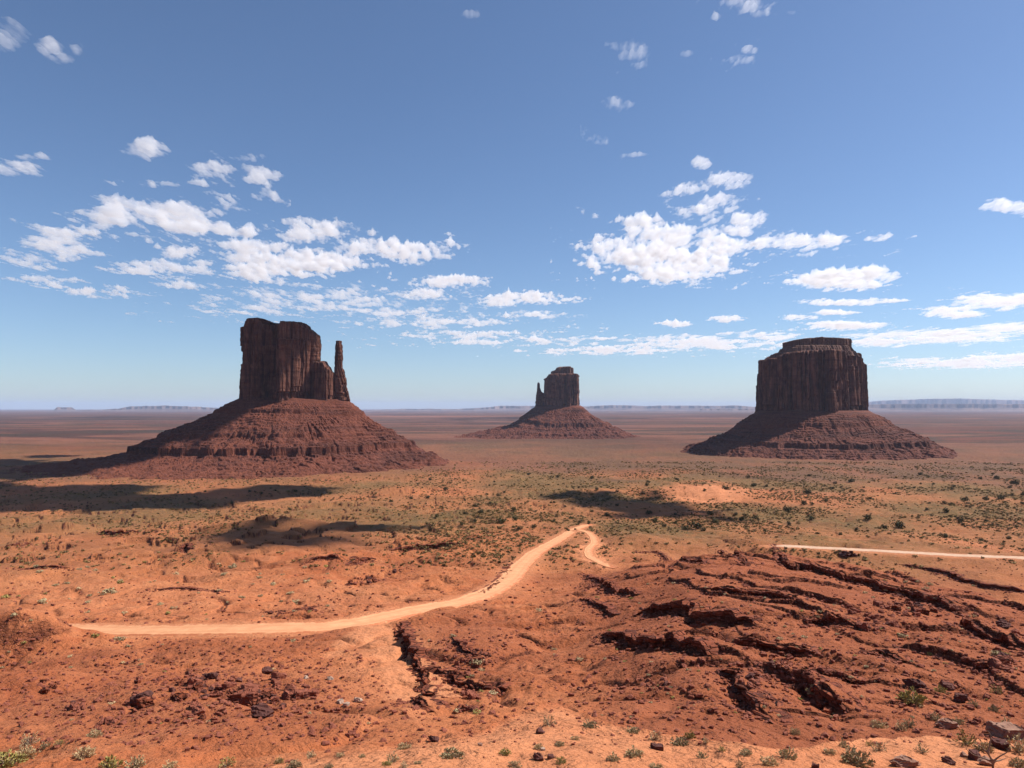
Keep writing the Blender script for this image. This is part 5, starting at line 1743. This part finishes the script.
BUSH = [bush_shape(800 + i, 150, 0.8) for i in range(5)]
JUNI = [bush_shape(820 + i, 260, 1.05, 0.24) for i in range(5)]
BM = {}


def get_bush(kind, i, mat):
    key = (kind, i, mat.name)
    if key not in BM:
        s = (BUSH if kind == 'b' else JUNI)[i]
        o = mesh_np('bush', s[0], s[1], mat, link=False)
        BM[key] = o.data
        bpy.data.objects.remove(o)
    return BM[key]


def place_bush(x, y, rad, kind, mat, name, label, cat, group, hs=1.0):
    o = bpy.data.objects.new(name, get_bush(kind, random.randrange(5), mat))
    z = float(height(np.array([x]), np.array([y]))[0])
    o.location = (x, y, z - 0.05 * rad)
    o.scale = (rad, rad, rad * hs)
    o.rotation_euler = (0, 0, random.uniform(0, 6.28))
    COL.objects.link(o)
    return tag(o, label, cat, group)


MID = [(478, 663, 14, S_), (493, 695, 12, S_), (478, 714, 13, G), (458, 712, 11, S_), (483, 671, 6, S_), (472, 676, 6, S_), (453, 637, 9, S_), (538, 611, 9, S_), (554, 650, 8, S_), (155, 631, 8, W_), (293, 642, 9, S_),
       (901, 637, 12, S_), (996, 655, 13, S_), (804, 638, 8, S_), (780, 640, 9, S_), (657, 650, 9, S_), (580, 660, 9, S_), (800, 700, 8, G), (885, 655, 7, G), (930, 655, 8, G), (940, 600, 9, S_), (930, 585, 7, S_),
       (108, 594, 15, S_), (6, 598, 10, G), (42, 603, 12, S_), (14, 616, 8, S_), (88, 603, 7, S_), (160, 605, 8, S_), (272, 585, 9, S_), (306, 582, 8, S_), (296, 603, 10, S_), (232, 568, 10, S_), (224, 575, 8, S_), (120, 640, 12, S_), (95, 637, 9, G),
       (330, 582, 7, S_), (290, 594, 8, S_), (260, 578, 7, S_)]
for k in range(130):
    MID.append((random.uniform(590, 1030), random.uniform(580, 718), random.uniform(3.0, 6.5), random.choice([S_, S_, G, W_])))
for k in range(50):
    MID.append((random.uniform(0, 330), random.uniform(560, 622), random.uniform(3.5, 7.5), random.choice([S_, S_, G, W_])))
for k in range(36):
    MID.append((random.uniform(0, 560), random.uniform(640, 735), random.uniform(3.0, 7), random.choice([S_, G, W_])))
xs, ys = hit([q[0] for q in MID], [q[1] for q in MID], height, 58)
for q, x, y in zip(MID, xs, ys):
    if any(line_dist(np.array([x]), np.array([y]), rd['L'][::4], None, rd['Z'][::4])[0][0] < rd['w'] + 0.5 for rd in ROADS):
        continue
    rad = q[2] * math.hypot(x, y) / F / 1.8
    if math.hypot(x, y) < 57:
        continue
    if q[0] > 570:
        lab, gp = 'small %s bush dotted over the dark red ledge hill', '%s bushes on the ledge hill'
    elif q[1] < 628:
        lab, gp = 'small %s bush on the sandy slope beyond the dirt road', '%s bushes beyond the dirt road'
    else:
        lab, gp = 'small %s bush on the red slope between road and near shelf', '%s bushes below the dirt road'
    place_bush(float(x), float(y), rad, 'b', q[3], 'desert_shrub', lab % KIND[q[3].name], 'shrub', gp % KIND[q[3].name], 0.8)

JUN = [(501, 524, 13), (513, 511, 9), (475, 507, 8), (481, 513, 7), (515, 520, 9), (462, 525, 7), (520, 529, 7), (534, 528, 8), (554, 522, 5), (571, 519, 6), (579, 523, 5), (589, 524, 7), (465, 514, 6), (498, 496, 6), (437, 517, 7), (391, 502, 6),
       (428, 498, 6), (446, 490, 6), (411, 499, 6), (504, 493, 5), (565, 507, 4), (551, 503, 4), (617, 492, 5), (647, 486, 6), (726, 490, 10), (710, 515, 9), (742, 521, 9), (655, 522, 6), (695, 529, 15), (617, 506, 5), (607, 516, 8), (649, 514, 9),
       (705, 491, 5), (788, 512, 12), (803, 505, 9), (812, 505, 6), (789, 525, 7), (736, 515, 6), (755, 519, 8), (715, 523, 10), (655, 521, 7), (754, 486, 7), (766, 487, 6), (826, 502, 6), (851, 482, 8), (835, 484, 5), (832, 489, 5), (808, 494, 10), (746, 506, 6),
       (675, 515, 5), (811, 520, 9), (899, 528, 14), (884, 529, 9), (867, 520, 11), (986, 500, 7), (965, 501, 9), (944, 504, 6), (946, 512, 8), (996, 479, 6), (1015, 484, 9), (980, 479, 5), (944, 538, 9), (1009, 539, 6), (981, 541, 6), (961, 522, 6), (1001, 500, 9),
       (685, 530, 10), (703, 531, 8), (675, 524, 7), (664, 527, 6), (840, 535, 6), (856, 530, 6), (205, 492, 4), (178, 493, 4), (250, 492, 5), (262, 494, 4), (275, 491, 4), (296, 492, 5), (232, 503, 4), (290, 510, 4), (340, 505, 4), (360, 511, 4), (330, 494, 4), (310, 503, 4)]
for k in range(70):
    JUN.append((random.uniform(390, 1030), random.uniform(474, 532), random.uniform(2.5, 6)))
xs, ys = hit([q[0] for q in JUN], [q[1] for q in JUN], height, 200)
for q, x, y in zip(JUN, xs, ys):
    rad = q[2] * math.hypot(x, y) / F / 1.9
    if q[0] < 380:
        lab, gp = 'tiny dark juniper on the shadowed plain below the left butte', 'junipers on the shadowed plain'
    elif q[0] < 600:
        lab, gp = 'dark green juniper on the sandy scrub rise behind the road bend', 'junipers behind the road bend'
    elif q[0] < 780:
        lab, gp = 'dark juniper in the scrub around the bare orange dune', 'junipers around the bare dune'
    else:
        lab, gp = 'dark juniper on the scrub flat beyond the pale gravel road', 'junipers beyond the gravel road'
    if q == (695, 529, 15):
        lab, gp = 'widest black-green juniper clump in the hollow behind the ledge hill', None
    if q == (899, 528, 14):
        lab, gp = 'largest round juniper just above the pale gravel road', None
    if q == (501, 524, 13):
        lab, gp = 'biggest juniper left of the top of the dirt road', None
    place_bush(float(x), float(y), rad, 'j', M_jun, 'juniper_bush', lab, 'juniper', gp, 0.95)

# scrub that nobody could count
TUFT = [bush_shape(850 + i, 26, 0.75, 0.6) for i in range(6)]
pts = []
for k in range(110000):
    px_ = random.uniform(-20, 1044)
    py_ = 462 + 108 * random.random() ** 1.25
    pts.append((px_, py_))
pts = np.array(pts)
xs, ys = hit(pts[:, 0], pts[:, 1], height, 150, 3000, 420)
rho = np.hypot(xs, ys)
dn = 0.5 + 1.4 * fbm2(xs / 130, ys / 170, 3, 131)
pr = np.clip(dn, 0.05, 1) * (0.35 + 0.65 * sstep(340, 480, pts[:, 0])) * np.interp(pts[:, 1], [462, 475, 520, 535, 570], [0.8, 1, 1, 0.6, 0.12])
pr *= 1 - 0.93 * blob(pts[:, 0], pts[:, 1], 705, 493, 40, 9, 0.3)
pr *= 1 - 0.85 * blob(pts[:, 0], pts[:, 1], 470, 462, 70, 8, 0.4)
keep = (rng.random(len(xs)) < pr) & (rho < 2400)
for rd in ROADS:
    d, _, _ = line_dist(xs, ys, rd['L'][::4], None, rd['Z'][::4])
    keep &= d > rd['w'] + 1.5
keep &= ~((pts[:, 0] > 600) & (rho < 360))
xs, ys, rho = xs[keep], ys[keep], rho[keep]
rad = (0.42 + 1.5 * rng.random(len(xs)) ** 3.2) * np.interp(rho, [300, 700, 1500, 2400], [1.0, 1.35, 2.0, 2.6])
half = rng.random(len(xs)) < 0.66
zs = height(xs, ys) - 0.05
for sel, nm, mt in ((half, 'scrub', M_scrub), (~half, 'dry_grass', mat_leaf('dry_grass_leaf', (0.26, 0.165, 0.060), (0.36, 0.235, 0.095)))):
    o = merged(nm, TUFT, xs[sel], ys[sel], zs[sel], rad[sel], rad[sel] * 0.8, mt)
    tag(o, kind='stuff')

# ------------------------------------------------------------------ dead twisted bush, lower right
x, y = hit([993], [769], height, 14)
x, y = float(x[0]), float(y[0])
z = float(height(np.array([x]), np.array([y]))[0])
k = math.hypot(x, y) / F


def skin_tree(name, edges_pts, rads, edges, mat, parent):
    me = bpy.data.meshes.new(name)
    me.from_pydata(edges_pts, edges, [])
    o = bpy.data.objects.new(name, me)
    COL.objects.link(o)
    md = o.modifiers.new('skin', 'SKIN')
    for i, v in enumerate(me.skin_vertices[0].data):
        v.radius = (rads[i], rads[i])
    me.skin_vertices[0].data[0].use_root = True
    sb = o.modifiers.new('sub', 'SUBSURF'); sb.levels = 1; sb.render_levels = 1
    dg = bpy.context.evaluated_depsgraph_get()
    m2 = bpy.data.meshes.new_from_object(o.evaluated_get(dg))
    o.modifiers.clear()
    o.data = m2
    o.data.materials.clear(); o.data.materials.append(mat)
    o.parent = parent
    return o


def P(px_, py_, d=0.0):
    return ((px_ - 993) * k, d, (768 - py_) * k)


db = empty('dead_bush', (x, y, z), 'leafless grey dead bush with twisted branches between rocks at lower right', 'dead bush')
M_dead = mat_plain('dead_wood', (0.13, 0.085, 0.06), (0.24, 0.17, 0.125), 6.0)
mainp = [P(993, 771), P(993, 762), P(989, 755), P(984, 750, .1), P(979, 748, .15), P(997, 757, -.1), P(1003, 753, -.15), P(1005, 748, -.2), P(992, 746, .05), P(993, 741, .1), P(990, 737, .1), P(986, 760, .1), P(979, 758, .2), P(974, 754, .3), P(1000, 762, .1), P(1007, 761, .2)]
ed = [(0, 1), (1, 2), (2, 3), (3, 4), (1, 5), (5, 6), (6, 7), (2, 8), (8, 9), (9, 10), (1, 11), (11, 12), (12, 13), (1, 14), (14, 15)]
rd_ = [1.6, 1.5, 1.2, .8, .5, 1.0, .7, .45, .8, .6, .4, .9, .7, .4, .8, .4]
skin_tree('branches', mainp, [0.62 * q * k for q in rd_], ed, M_dead, db)
